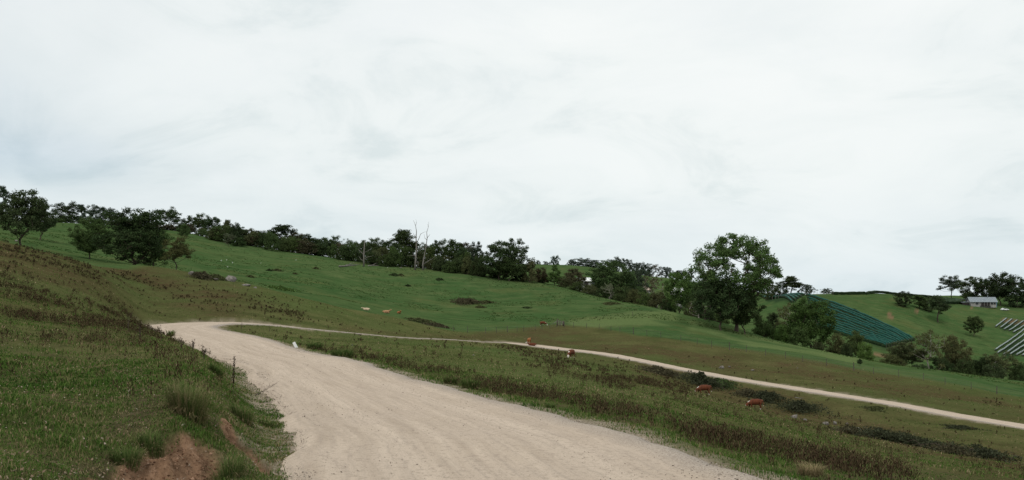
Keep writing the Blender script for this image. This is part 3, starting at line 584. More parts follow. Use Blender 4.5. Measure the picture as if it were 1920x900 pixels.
# far ridge
FG = 'trees on the far ridge'
for px,dd,top,wd,kd,cl,lb in [(1040,840,477,22,'clump','blue','lone round tree on the far green ridge'),(1008,840,487,14,'shrub','blue','tiny bush left of the lone ridge tree'),(1024,840,489,14,'shrub','blue','tiny bush just left below the lone ridge tree'),
 (1071,835,484,20,'clump','blue','first upright tree of the far ridge clump'),(1092,830,483,50,'clump','blue','wide dense tree of the far ridge clump'),(1117,830,487,34,'clump','blue','low tree right end of the far ridge clump'),
 (1150,820,484,28,'clump','blue','far ridge tree left above the large round olive tree'),(1160,815,480,26,'open','blue','far tree peeping over the large round olive tree'),(1176,820,485,28,'clump','blue','small dark far tree right of the one peeping over'),
 (1195,810,490,34,'clump','blue','far ridge tree in middle of the right hand row'),(1213,810,493,28,'clump','blue','thin far ridge tree right of the middle one'),(1230,810,494,26,'sparse','brown','brownish see-through far ridge tree'),
 (1250,810,498,34,'clump','blue','last far ridge tree before the giant gum'),(1200,700,505,36,'dense','blue','dark tree lower on the far ridge slope'),(1272,810,506,26,'dense','blue','far tree half hidden behind the bright round tree')]:
    tree(px, dd, top, wd, kd, cl, lb, group=FG)
# vineyard hill
VG = 'trees around the vineyard hill'
for px,dd,top,wd,kd,cl,lb in [(1440,480,519,40,'clump','dark','dark tree on hilltop just right of the giant gum'),(1483,482,516,36,'tall','dark','tallest tree of the hilltop group above the teal nets'),(1464,484,527,34,'clump','dark','low tree between the two hilltop trees above the nets'),(1513,486,531,34,'clump','dark','third hilltop tree above the teal nets'),(1551,486,540,22,'clump','dark','small wispy tree at right end of the hilltop group'),
 (1693,425,545,32,'clump','dark','upright dark tree left of the vineyard hill pair'),(1724,430,553,28,'tall','mid','slim middle tree on the vineyard hillside'),(1758,405,552,36,'tall','dark','dark hanging tree lowest of the hillside trio'),(1742,428,555,32,'clump','dark','bushy tree between the slim and the hanging tree'),
 (1826,385,591,34,'dense','mid','single round tree on the grass left of the white vine rows'),
 (1784,545,514,46,'open','blue','airy gum left of the farmhouse'),(1822,530,517,50,'clump','dark','dark tree behind left end of the farmhouse'),(1850,525,518,52,'clump','dark','broad dark tree behind the farmhouse roof'),(1876,505,507,66,'dense','dark','tallest spreading tree right of the farmhouse'),(1905,500,518,54,'clump','dark','dark tree at the right edge above the white car'),(1932,505,516,54,'clump','dark','dark tree cut by the right edge of the photo')]:
    tree(px, dd, top, wd, kd, cl, lb, group=VG)
CG = 'trees along the creek'
for px,dd,top,wd,kd,cl,lb,pl in [(1522,222,556,82,'ball','fresh','bright round bushy tree in front of the teal nets',0),(1478,262,566,52,'sparse','olive','thin brownish gum left behind the bright bushy tree',1),(1432,225,600,40,'shrub','mid','pale green bush right of the giant gum trunk',0),(1468,224,606,42,'shrub','fresh','light green bush left of the bright bushy tree',0),(1450,232,585,26,'tall','dark','small dark tree between the two creek bushes',0),
 (1498,215,612,40,'shrub','mid','bush at the foot of the bright bushy tree',0),(1570,228,622,44,'shrub','olive','olive bush right of the bright bushy tree',0),(1604,240,618,34,'dense','mid','small round tree below the teal nets',0),(1622,226,640,30,'shrub','fresh','fresh green bush below the teal nets',0),(1588,222,642,30,'shrub','dark','dark low bush below the teal nets',0),
 (1700,228,640,66,'broad','olive','greyish spreading tree left of the white trunked gum',0),(1742,222,616,64,'sparse','olive','white trunked gum with thin crown by the creek',1),(1790,232,624,62,'dense','olive','olive tree right of the white trunked gum',0),(1765,222,668,48,'shrub','dark','dark scrub under the white trunked gum',0),(1808,220,672,40,'shrub','dark','dark scrub right of the white trunked gum',0),
 (1838,226,668,50,'broad','dark','dark creek tree left of the last gum',0),(1875,222,655,50,'open','olive','last creek gum below the white vine rows',1),(1862,216,680,40,'shrub','dark','low scrub under the last creek gum',0),(1908,220,676,46,'shrub','dark','dark bush at the right edge by the creek',0),(1672,222,662,44,'shrub','olive','olive scrub left of the white trunked gum',0),(1725,216,682,34,'shrub','dark','small dark scrub before the white trunked gum',0),(1535,214,640,30,'shrub','olive','small scrub bush right under the bright bushy tree',0)]:
    tree(px, dd, top, wd, kd, cl, lb, 'bush' if kd == 'shrub' else 'tree', CG, 'bush' if kd == 'shrub' else 'gum_tree', bool(pl))
tree(1612,152,672,10,'dense','dark','tiny lone sapling beside the valley fence','sapling',None,'sapling')

# ------------------------------------------------------------------ dead trees and fallen wood
def dead(name, px, py, dmin, limbs, label):
    """limbs: lists of (photo x, photo y, depth offset, radius) in the plane of the tree"""
    b = hit(px, py, dmin, 334); k = b.y/F; e = empty(name, b); tag(e, label, 'dead tree')
    for j, L in enumerate(limbs):
        m = MB(); m.tube([((x-px)*k, o, (py-y)*k-(0.3 if (j == 0 and q_ == 0) else 0)) for q_, (x, y, o, r) in enumerate(L)], [r*.74 for *_, r in L], 7)
        m.build('trunk' if j == 0 else 'branch', M_DEAD, e, True)
    return e
dead('dead_tree',778,500,250,[[(778,500,0,.62),(779.5,480,0,.45),(781,460,.2,.38),(780,440,0,.28),(781,428,0,.2),(779,417,.3,.12),(775,407,.2,.05)],
 [(780.5,440,0,.2),(776,434,.5,.1),(774,430,.8,.05)],[(781,450,0,.22),(786,441,-.6,.16),(789,433,-.9,.12),(795,430,-1,.07),(801,428,-1,.03)],[(779,417,.3,.1),(781,411,0,.07),(780,405,-.3,.03)],[(780,474,0,.16),(772,473,1,.1),(762,473.5,1.6,.04)],[(781,466,0,.2),(790,461,-1,.13),(798,458,-1.4,.06)],[(780,488,0,.2),(784,484,-1,.14),(785,491,-1.4,.08),(783,497,-1.6,.04)]],
 'tall pale dead tree with bare forked trunk, left of the two')
dead('dead_tree',793,501,250,[[(793,501,0,.6),(793,488,0,.42),(796,472,0,.3),(799,455,0,.24),(801,440,0,.2),(800,430,.2,.14),(803,420,.2,.09),(804,410,0,.04)],
 [(800,444,0,.14),(796,440,.6,.08),(795,433,.8,.04)],[(801,440,0,.14),(805,436,-.5,.08),(807,433,-.6,.04)],[(793,491,0,.24),(803,484,-1,.18),(811,480,-1.5,.12),(818,474,-1.6,.05)],[(803,420,.2,.06),(801,414,.5,.03)]],
 'thinner pale dead tree with dark leaning base, right of the two')
dead('dead_tree',682,500,250,[[(682,500,0,.55),(682,480,0,.36),(683,465,0,.26),(683.5,452,0,.14)],[(682,478,0,.18),(676,472,.8,.12),(671,467,1,.05)],[(682,487,0,.2),(690,482,-.7,.14),(698,481,-1.2,.06)],[(682,474,0,.14),(690,470,.6,.08),(697,464,1,.04)],[(682,490,0,.16),(676,486,.7,.1),(672,481,1.2,.04)]],
 'short broken dead tree stump standing left of the pale dead trunks')
def log(px, py, px2, py2, r, label, name='fallen_log', dmin=200, mt=None, fork=True):
    a = hit(px, py, dmin, 400); b = hit(px2, py2, dmin, 400); e = empty(name, (a+b)/2); tag(e, label, 'log'); L = b-a; c = (a+b)/2
    m = MB(); pts = [a+L*f-c+Vector((0, 0, r*.7+.5*r*math.sin(7*f+px))) for f in (0, .3, .6, 1)]; m.tube(pts, [r, r*.85, r*.6, r*.25], 6); m.build('log_stem', mt or M_DEAD, e, True)
    if fork:
        m = MB(); s = pts[1]; m.tube([s, s+L*.22+Vector((0, .3, r*3)), s+L*.42+Vector((0, .8, r*4))], [r*.5, r*.35, r*.1], 5); m.build('branch', mt or M_DEAD, e, True)
    return e
log(636,501,676,497,.3,'long grey fallen log left of the short dead stump')
log(690,499,716,499,.26,'grey fallen branch right of the short dead stump')
log(648,498,668,496,.2,'thin grey branch lying behind the long fallen log')
log(750,503,776,500,.22,'fallen branch at foot of the tall pale dead tree')
log(1490,747,1507,748,.06,'pale stick lying on the slope above the last red cow',dmin=80,fork=False,name='fallen_stick')

# ------------------------------------------------------------------ brambles
def bramble(px, py, wpx, hpx, col, label, dmin=20, depth=1.1, name='bramble_thicket', n=1):
    p = hit(px, py, dmin); k = p.y/F; w_ = wpx*k/2; h_ = hpx*k*.62; g = np.random.default_rng(int(px*7+py)); e = empty(name, p); tag(e, label, 'thicket')
    n_l = int(900+w_*950); u = g.normal(size=(n_l, 3)); u /= np.linalg.norm(u, axis=1)[:, None]; rr = np.minimum(np.abs(g.normal(0, .62, n_l)), 1.5)
    a = np.arctan2(u[:, 1], u[:, 0]); amp = 1+.28*np.sin(3*a+px)+.2*np.sin(5*a+py)
    X = u[:, 0]*rr*amp*w_; Y = u[:, 1]*rr*amp*w_*depth
    top = (.12+.88*np.clip(1-(rr*np.hypot(u[:, 0], u[:, 1])/1.2)**2, 0, 1)**.6)*(.65+.7*(fbm(X/(.25*w_+.2)+px, Y/(.25*w_+.2), 3, 5)+.4))
    Z = top*h_*g.uniform(.25, 1.05, n_l)
    gz = gsample(p.x+X, p.y+Y, GZ)-p.z; P = np.stack([X, Y, Z+gz], -1)
    nrm = g.normal(size=(n_l, 3))+np.array([0, 0, .5]); nrm /= np.linalg.norm(nrm, axis=1)[:, None]
    ax = np.cross(nrm, g.normal(size=(n_l, 3))); ax /= np.linalg.norm(ax, axis=1)[:, None]; bx = np.cross(nrm, ax); l = (np.clip(.0012*p.y, .07, .25)*g.uniform(.5, 1.5, n_l))[:, None]
    Vv = np.stack([P-ax*l, P+bx*l*.5, P+ax*l, P-bx*l*.5], 1).reshape(-1, 3)
    c = link('foliage', mesh_np('foliage', Vv, np.arange(n_l*4).reshape(-1, 4)), M_LEAF, e); b = GREEN[col]; c.color = (*b, 1)
    m = MB()
    for q_ in range(14):
        i = g.integers(n_l); t_ = P[i]; s = Vector((t_[0]*.4, t_[1]*.4, gz[i]*.4)); m.tube([s, s.lerp(Vector(t_), .6)+Vector((0, 0, h_*.4)), Vector(t_)], [.03, .02, .008], 4)
    m.build('stem', M_BARK, e)['kind'] = 'stuff'
bramble(1316,722,88,30,'bram','grey green bramble mound behind the upper grazing red cow',80,1.2)
bramble(1350,724,70,16,'mid','low green bramble right of the grey green mound',80)
bramble(1240,702,84,18,'brown','brownish bramble patch left of the grey green mound',80)
bramble(1440,752,64,24,'bram','dark bramble up slope from the last grazing cow',80)
bramble(1500,772,96,28,'bram','long dark bramble bank right of the last grazing cow',80,1.3)
bramble(1662,832,130,40,'bram','large dark glossy bramble mound in the gully',50,1.3)
bramble(1738,860,110,30,'bram','dark bramble trailing down right from the large mound',50,1.2)
bramble(1845,890,120,34,'bram','dark bramble at the bottom right corner of the valley',45,1.2)
bramble(1598,815,70,20,'brown','brownish bramble at left edge of the large dark mound',50,1.2)
bramble(1700,838,90,26,'bram','dark bramble on right shoulder of the large mound',50,1.3)
bramble(1792,876,90,24,'brown','brownish dead bramble between the two lowest dark thickets',45,1.2)
bramble(1405,742,50,14,'brown','low brown growth between the grey green mound and last cow',80,1.2)
bramble(1640,768,34,7,'olive','small dark weeds along the lower edge of the valley road',70)
bramble(1800,803,46,8,'bram','dark weeds under the valley road near the right edge',60)
bramble(874,569,46,13,'brown','lone flat bramble patch on the open green hillside',200)
bramble(912,568,22,5,'olive','small low patch right of the lone hillside bramble',200,name='weed_patch')
bramble(527,543,40,8,'fresh','low green weed patch below the rock outcrop',180,name='weed_patch')
bramble(380,522,34,17,'brown','dark brown bush on the rock outcrop',120,name='bush')
bramble(408,524,26,12,'olive','olive bush between boulders of the outcrop',120,name='bush')
bramble(786,603,40,8,'olive','dark rushes in the gully right of the resting cattle',150,name='rush_bank')
bramble(820,612,40,7,'brown','brown rushes at the lower end of the cattle gully',150,name='rush_bank')
WCL = ['wider dark weed clump of the pair below the ridge thicket','smaller dark weed clump of the pair below the ridge thicket','single small weed clump left of the long fallen log','wider weed clump below the tall pale dead tree','smaller weed clump right beside the wider one below the dead tree','weed clump on open grass below the dead trees','tiny weed clump left of the long fallen log','green weed clump down slope right of the dead trees','thin weed streak right below the lone hillside bramble','small weed tuft far right of the lone hillside bramble','long low weed streak near the upper right edge of the green hill','weed clump on the vineyard hill','small weed clump near the rock outcrop']
for j,(px,py,wp,hp) in enumerate([(520,508,14,5),(505,508,8,4),(592,504,8,4),(740,517,14,5),(752,517,9,4),(765,537,8,4),(553,514,6,3),(824,525,11,5),(900,577,16,4),(987,578,10,3),(1145,570,26,4),(1600,582,10,4),(470,520,9,4)]):
    bramble(px, py, wp, hp, 'dark' if j % 2 else 'olive', WCL[j], 200, name='weed_clump')

# ------------------------------------------------------------------ rocks
def rock(px, py, wpx, hpx, label, dmin=20, seed=None, group=None):
    p = hit(px, py, dmin); k = p.y/F; g = np.random.default_rng(seed or int(px*3+py))
    import bmesh
    bm = bmesh.new(); bmesh.ops.create_icosphere(bm, subdivisions=3, radius=1); o_ = g.uniform(0, 50, 3)
    pl = g.normal(size=(11, 3)); pl /= np.linalg.norm(pl, axis=1)[:, None]
    for v in bm.verts:
        c = np.array(v.co)
        for q_ in pl:
            dd = c@q_
            if dd > .6: c = c-q_*(dd-.6)*.9
        c = c*(1+.22*float(fbm(np.array([c[0]*2.2+o_[0]]), np.array([c[1]*2.2+c[2]*1.7+o_[1]]), 3, 2)[0]))
        v.co = c
    m = bpy.data.meshes.new('boulder'); bm.to_mesh(m); bm.free(); m.polygons.foreach_set('use_smooth', np.ones(len(m.polygons), bool))
    o = link('boulder', m, M_ROCK); o.location = p+Vector((0, 0, hpx*k*.15)); o.scale = (wpx*k/2, wpx*k/2*.8, hpx*k/1.7); o.rotation_euler = (0, 0, g.uniform(-.5, .5))
    tag(o, label, 'rock', group)
RKG = 'boulders of the outcrop'
for a in [(360,515,18,9,'flat pale boulder at left end of the outcrop'),(432,527,30,17,'largest rounded boulder of the outcrop'),(404,525,12,6,'small pale rock below bushes of the outcrop'),(462,536,22,7,'low flat rock right of the largest outcrop boulder'),(478,540,10,4,'small slab at right end of the outcrop')]: rock(*a, dmin=100, group=RKG)
for a in [(1490,800,15,11,'pale rounded boulder lying below the last grazing cow'),(1509,802,14,6,'low boulder right of the pale rounded one'),(1547,813,15,9,'broken boulder below left of the gully stones'),(1566,796,9,10,'upright stone left of the large bramble mound'),(1609,806,12,9,'grey stone at upper edge of the large bramble mound'),(1588,795,8,4,'small stone between upright stone and bramble mound'),
 (1353,691,11,7,'grey boulder on uphill side of the valley road'),(1368,689,7,4,'small rock right beside the roadside boulder'),(1411,695,7,4,'small white rock right of the roadside boulder'),(1495,691,4,2,'tiny pale stone near the fence below the pasture')]: rock(*a, dmin=70, group='stones in the valley')
for a in [(888,667,5,3,'small white stone on the near slope'),(1404,747,4,3,'white stone beside the dark bramble'),(660,648,4,3,'pale stone on the slope below the hairpin')]: rock(*a, dmin=30, group='stones in the valley')

# ------------------------------------------------------------------ cattle (local +x is forward)
def skin_mesh(name, verts, edges, root=0, sub=2):
    m = bpy.data.meshes.new(name); m.from_pydata([v[:3] for v in verts], edges, []); o = bpy.data.objects.new(name, m); COL.objects.link(o)
    md = o.modifiers.new('s', 'SKIN'); md.use_smooth_shade = True
    if not m.skin_vertices: bpy.context.view_layer.objects.active = o
    sv = m.skin_vertices[0].data
    for i, v in enumerate(verts):
        r = v[3]; sv[i].radius = (r, r) if not isinstance(r, tuple) else r; sv[i].use_root = (i == root)
    o.modifiers.new('u', 'SUBSURF').levels = sub; o.modifiers['u'].render_levels = sub
    dg = bpy.context.evaluated_depsgraph_get(); me = bpy.data.meshes.new_from_object(o.evaluated_get(dg)); bpy.data.objects.remove(o); me.name = name
    me.polygons.foreach_set('use_smooth', np.ones(len(me.polygons), bool))
    return me
def cow_mesh(pose, white):
    lie = pose == 'lie'; dz = -.60 if lie else 0
    v = [(0,0,1.0+dz,(.36,.44)),(-.45,0,1.02+dz,(.35,.42)),(-.78,0,1.08+dz,(.29,.33)),(-.98,0,1.13+dz,(.15,.16)),(.42,0,1.0+dz,(.35,.43)),(.74,0,1.05+dz,(.27,.33))]; e = [(0,1),(1,2),(2,3),(0,4),(4,5)]
    def add(p, q): v.append(q); e.append((p, len(v)-1)); return len(v)-1
    if pose == 'graze': H_ = [(1.02,.06,.86,.20),(1.22,.12,.58,.155),(1.32,.15,.40,.14),(1.40,.16,.24,.115),(1.46,.17,.10,.085)]
    elif lie: H_ = [(1.0,.02,.66,.19),(1.18,.06,.86,.15),(1.34,.08,.90,.135),(1.50,.10,.84,.11),(1.62,.11,.78,.085)]
    else: H_ = [(1.0,0,1.18,.20),(1.2,.03,1.34,.155),(1.36,.06,1.36,.14),(1.52,.08,1.27,.112),(1.64,.09,1.2,.085)]
    p = 5
    for k, q in enumerate(H_):
        p = add(p, q)
        if k == 2: poll = p
    hp = v[poll]
    for s in (-1, 1): a = add(poll, (hp[0]-.04, hp[1]+s*.15, hp[2]+.07, .045)); add(a, (hp[0]-.07, hp[1]+s*.27, hp[2]+.05, .03))
    for s in (-1, 1):
        if lie:
            a = add(2, (-.55,s*.30,.36,.18)); a = add(a, (-.22,s*.42,.22,.11)); a = add(a, (-.50,s*.46,.09,.06)); add(a, (-.25,s*.48,.06,.05))
            a = add(5, (.70,s*.24,.30,.12)); a = add(a, (.95,s*.26,.13,.075)); add(a, (.66,s*.30,.07,.05))
        else:
            t_ = s*.05
            a = add(2, (-.66,s*.20,.80,.17)); a = add(a, (-.58+t_,s*.21,.60,.12)); a = add(a, (-.76+t_,s*.21,.42,.075)); a = add(a, (-.70+t_,s*.21,.12,.052)); add(a, (-.67+t_,s*.21,.03,.065))
            a = add(5, (.62,s*.19,.76,.13)); a = add(a, (.62-t_*2,s*.20,.44,.082)); a = add(a, (.60-t_*2,s*.20,.12,.05)); add(a, (.63-t_*2,s*.20,.03,.065))
    a = add(3, (-1.06,.0,1.02+dz,.04)); a = add(a, (-1.09,.02,max(.70+dz, .3),.03)); add(a, (-1.07,.03,max(.42+dz, .12),.05))
    me = skin_mesh('body', v, e)
    hd = [Vector(v[6+i][:3]) for i in range(5)]
    for pl in me.polygons:
        c = pl.center; k = 0
        if white:
            dh = min((c-hd[i]).length for i in (2, 3, 4))
            if dh < .21 and c.x > hd[1].x+.02: k = 1
            if c.z < .16 and not lie: k = 1
            if (c-hd[0]).length < .36 and c.z > hd[0].z+.10 and abs(c.y-hd[0].y) < .09: k = 1
            if c.x < -1.02 and c.z < .55+dz: k = 1
        if c.z < .07 and not lie: k = 2
        pl.material_index = k
    return me
M_RED = noisy('red_brown_hide', (.078,.024,.011), (.140,.042,.018), 3, .7); M_TAN = noisy('tan_hide', (.30,.165,.085), (.42,.25,.135), 3, .7); M_ORG = noisy('orange_hide', (.21,.08,.028), (.31,.125,.045), 3, .7)
M_CRM = noisy('cream_hide', (.50,.38,.25), (.62,.50,.36), 3, .7); M_WHT = noisy('white_face_hair', (.55,.50,.44), (.70,.66,.60), 4, .8); M_HOOF = mat('hoof', (.03,.025,.02), .6)[0]
CM = {(p, w_): cow_mesh(p, w_) for p in ('graze', 'stand', 'lie') for w_ in (0, 1)}
COWS = []
def cow(px, py, ang, pose, white, hide, label, dmin, length=None):
    p = hit(px, py, dmin); COWS.append((p.x, p.y)); e = empty('cow', p-Vector((0, 0, .02)), R(ang), (length or 1.0)*.77); tag(e, label, 'cow', 'cattle on the hillside')
    o = bpy.data.objects.new('body', CM[pose, white]); COL.objects.link(o); o.parent = e
    me = CM[pose, white]
    if len(me.materials) == 0: me.materials.append(M_RED); me.materials.append(M_WHT); me.materials.append(M_HOOF)
    o.material_slots[0].link = 'OBJECT'; o.material_slots[0].material = hide
    return e
cow(1320,746,188,'graze',1,M_RED,'red brown white-faced cow grazing before the grey green bramble mound',85)
cow(1416,776,185,'graze',1,M_RED,'red brown white-faced cow grazing lowest and nearest of the herd',80)
cow(1071,678,238,'graze',1,M_RED,'red brown cow grazing head-on just below the valley road',100)
cow(992,645,75,'stand',0,M_ORG,'orange cow standing end-on at the edge of the valley road',120)
cow(998,649,170,'lie',1,M_RED,'red brown cow lying in front of the orange one by the road',100)
cow(1018,611,-25,'graze',1,M_RED,'distant red cow grazing left of the gate',165)
cow(724,587,-12,'lie',0,M_TAN,'tan cow resting broadside in the gully, middle of three',150,1.15)
cow(748,588,-60,'lie',0,M_ORG,'orange cow resting right of the tan one',150)
cow(687,582,200,'lie',0,M_CRM,'cream cow resting left of the tan one',150)
rock(31,453,7,6,'small white stone at the hill edge under the left-edge tree',90,group='stones in the valley')
# egrets
em = skin_mesh('body', [(0,0,.30,(.085,.08)),(-.16,0,.29,.06),(-.28,0,.26,.02),(.12,0,.34,.055),(.19,0,.45,.03),(.17,0,.55,.026),(.24,0,.60,.035),(.36,0,.58,.01),(0,.04,.15,.012),(0,.04,.0,.012),(0,-.04,.15,.012),(0,-.04,.0,.012)], [(0,1),(1,2),(0,3),(3,4),(4,5),(5,6),(6,7),(0,8),(8,9),(0,10),(10,11)], sub=1)
M_EG = mat('white_feather', (.8,.8,.77), .8)[0]; em.materials.append(M_EG)
for j,(px,py) in enumerate([(415,490),(425,489),(436,494),(427,502),(489,495),(555,489),(727,503)]):
    p = hit(px, py, 180, 360); o = link('egret', em); o.location = p; o.rotation_euler = (0, 0, j*1.3); o.scale = (.85,)*3
    tag(o, 'tiny white egret standing on the green hillside pasture', 'bird', 'egrets on the pasture')

# ------------------------------------------------------------------ fences and gate
def fence(pts, n, label, tall=1.25, big=6, dmin=100, wires=4, skip=()):
    G = [hit(x, y, dmin) for x, y in pts]; tq_ = np.concatenate([[0], np.cumsum([(b-a).length for a, b in zip(G[:-1], G[1:])])])
    e = empty('wire_fence', G[0]); tag(e, label, 'fence'); P = []; g = random.Random(n)
    for k in range(n):
        s = tq_[-1]*k/(n-1)+g.uniform(-.6, .6)*(0 < k < n-1); i = min(np.searchsorted(tq_, s, side='right')-1, len(G)-2); i = max(i, 0); f = (s-tq_[i])/(tq_[i+1]-tq_[i])
        q_ = G[i].lerp(G[i+1], f); q_.z = H(q_.x, q_.y); P.append(q_-G[0])
        hh = tall*g.uniform(.92, 1.1)*(1.15 if k % big == 0 else 1); r = .075 if k % big == 0 else .045; l = Vector((g.uniform(-.06, .06), g.uniform(-.06, .06), 0))
        m = MB(); m.tube([P[-1]-Vector((0, 0, .2)), P[-1]+l*.5+Vector((0, 0, hh*.6)), P[-1]+l+Vector((0, 0, hh))], [r*1.1, r, r*.9], 6); m.build('post', M_POST, e)
    for wv in range(wires):
        z = tall*(.25+.7*wv/(wires-1)); m = MB(); m.tube([q_+Vector((0, 0, z)) for q_ in P], .007, 3, False); m.build('wire', M_WIRE, e)
    return e
fence([(1058,613),(1200,629),(1350,653),(1500,678),(1650,703),(1800,727),(1925,748)],26,'long wire fence between the brown valley slope and lower green paddock')
fence([(1050,612),(1120,603),(1180,594),(1235,586),(1285,590),(1330,602)],16,'wire fence climbing from the gate across the green hill')
fence([(1044,614),(1018,618),(960,623),(905,626),(850,621)],11,'wire fence running left from the gate',dmin=150)
gp = hit(1047, 611, 165); k = gp.y/F; e = empty('farm_gate', gp); tag(e, 'weathered timber gate and strainer posts where the three fences meet', 'gate')
for x, h_, r in ((-2*k, 13*k, .14), (9.5*k, 8.5*k, .2)):
    m = MB(); m.tube([(x, 0, -.2), (x, .02, h_*.5), (x+.04, 0, h_)], [r, r*.9, r*.8], 7); m.build('post', M_POST, e, True)
for a, b in (((-2*k, 0, 9*k), (-12*k, .5, 2.5*k)), ((-2*k, 0, 10*k), (9*k, 0, 5*k))):
    m = MB(); m.tube([a, b], .06, 5); m.build('brace', M_DEAD, e)
for z in (.25, .55, .85, 1.1):
    m = MB(); m.box((3.7*k, .0, z), (5.2*k, .03, .05)); m.build('rail', M_DEAD, e)

# ------------------------------------------------------------------ vineyard rows
def vine_row(a, b, dmin, wd, ht, netm, label, group, n=26, half=True, seed=0):
    A, B = hit(*a, dmin), hit(*b, dmin); e = empty('vine_row', A); tag(e, label, 'vine row', group)
    ax = (B-A); ax.z = 0; L = ax.length; ax.normalize(); nr = Vector((-ax.y, ax.x, 0)); v = []; f = []; K = 9; g = random.Random(seed)
    for i in range(n+1):
        p = A.lerp(B, i/n); p.z = H(p.x, p.y); s = 1+g.uniform(-.13, .13); hh = ht*(1+g.uniform(-.1, .1))*(.55 if i in (0, n) else 1); sag = g.uniform(.66, .8)
        for j in range(K):
            t_ = math.pi*j/(K-1); o = math.cos(t_)*wd*s; z = sag*ht+(hh-sag*ht)*math.sin(t_)**.75
            q_ = p+nr*o-A; v.append((q_.x, q_.y, q_.z+z))
    for i in range(n):
        for j in range(K-1): f.append((i*K+j, i*K+j+1, (i+1)*K+j+1, (i+1)*K+j))
    me = bpy.data.meshes.new('net'); me.from_pydata(v, [], f); me.update(); link('net', me, netm, e)
    m = MB()
    for i in range(n+1):
        if i % 2 == 0:
            p = A.lerp(B, i/n); p.z = H(p.x, p.y); q_ = p-A; m.tube([q_, q_+Vector((0, 0, ht*.75))], .07, 4)
    m.build('vine_stem', M_BARK, e)['kind'] = 'stuff'
    m = MB(); z0 = [A.lerp(B, i/n) for i in range(n+1)]; vp = [Vector((p.x-A.x, p.y-A.y, H(p.x, p.y)-A.z+ht*(.42+g.uniform(-.06, .06)))) for p in z0]
    m.tube(vp, [(.62 if netm != M_WNET else .3)*g.uniform(.8, 1.15) for _ in vp], 6)
    m.build('vine_foliage', M_VINE, e)
    for i in (0, n):
        p = z0[i]; q_ = p-A; q_.z = H(p.x, p.y)-A.z; m = MB(); m.tube([q_, q_+Vector((0, 0, ht*1.05))], .09, 6); m.build('end_post', M_POST, e)
ORD = ['first','second','third','fourth','fifth','sixth','seventh','eighth','ninth','tenth','eleventh','twelfth','thirteenth','fourteenth','fifteenth']
NR_ = 12
for k in range(NR_):
    f = k/(NR_-1); a = (1512+f*20, 556+f*58); b = (1714-f*52, 641+f*12)
    vine_row(a, b, 240, .40, 1.8, M_NET, 'teal netted vine row, %s from the top of the hillside block' % ORD[k], 'teal netted vine rows', 30, seed=k)
for k in range(5):
    f = k/4; vine_row((1424+f*6, 556+f*2.5), (1508-f*22, 555+f*13), 260, .55, 1.6, M_NET, 'short teal netted row left of the bright bushy tree, %s from the top' % ORD[k], 'short teal netted rows', 16, seed=k+40)
for k, (a, b) in enumerate([((1867,614.5),(1888,598.5)),((1876,616.5),(1898,600)),((1883,619.5),(1908,602)),((1892,622),(1920,603)),((1900,625),(1930,606))]):
    vine_row(a, b, 260, .3, 1.1, M_WNET, 'white netted row in the upper short block, %s from the left' % ORD[k], 'upper white netted rows', 14, seed=k+60)
for k, (a, b) in enumerate([((1866,659),(1922,618)),((1870,665),(1924,626)),((1882,667),(1926,636)),((1894,667),(1928,645)),((1906,668),(1930,653)),((1917,669),(1934,660))]):
    vine_row(a, b, 260, .3, 1.1, M_WNET, 'white netted row in the lower long block, %s from the left' % ORD[k], 'lower white netted rows', 18, seed=k+80)
for k in range(5):
    f = k/4; vine_row((1752+f*14, 561+f*9), (1800+f*6, 566+f*4), 330, 1.0, 2.1, M_VINE, 'dark bare vine row below the farmhouse lawn, %s from the top' % ORD[k], 'dark vine rows by the farmhouse', 10, seed=k+90)
# hedge line of vines on the crest
for k, (x0, x1) in enumerate(((1560, 1625), (1625, 1690), (1690, 1750))):
    y0, y1 = np.interp([x0, x1], [1500, 1600, 1650, 1700, 1750], [551.5, 550, 550.5, 553, 557])
    vine_row((x0, y0+2.2), (x1, y1+2.2), 330, 1.0, 1.7, M_VINE, 'dark vine row on the hill crest, %s from the left' % ORD[k], 'crest vine rows', 14, seed=k+120)
cp = [at(x, 452) for x in range(1448, 1566, 6)]
for q_ in cp:
    m = MB(); m.tube([(0, 0, -.2), (0, 0, 1.0), (.02, 0, 2.0)], [.09, .08, .07], 5); o = m.build('vine_post', M_DEAD); o.location = q_; tag(o, 'thin bare trellis post in the row on the hilltop above the teal nets', 'post', 'trellis posts on the hilltop')

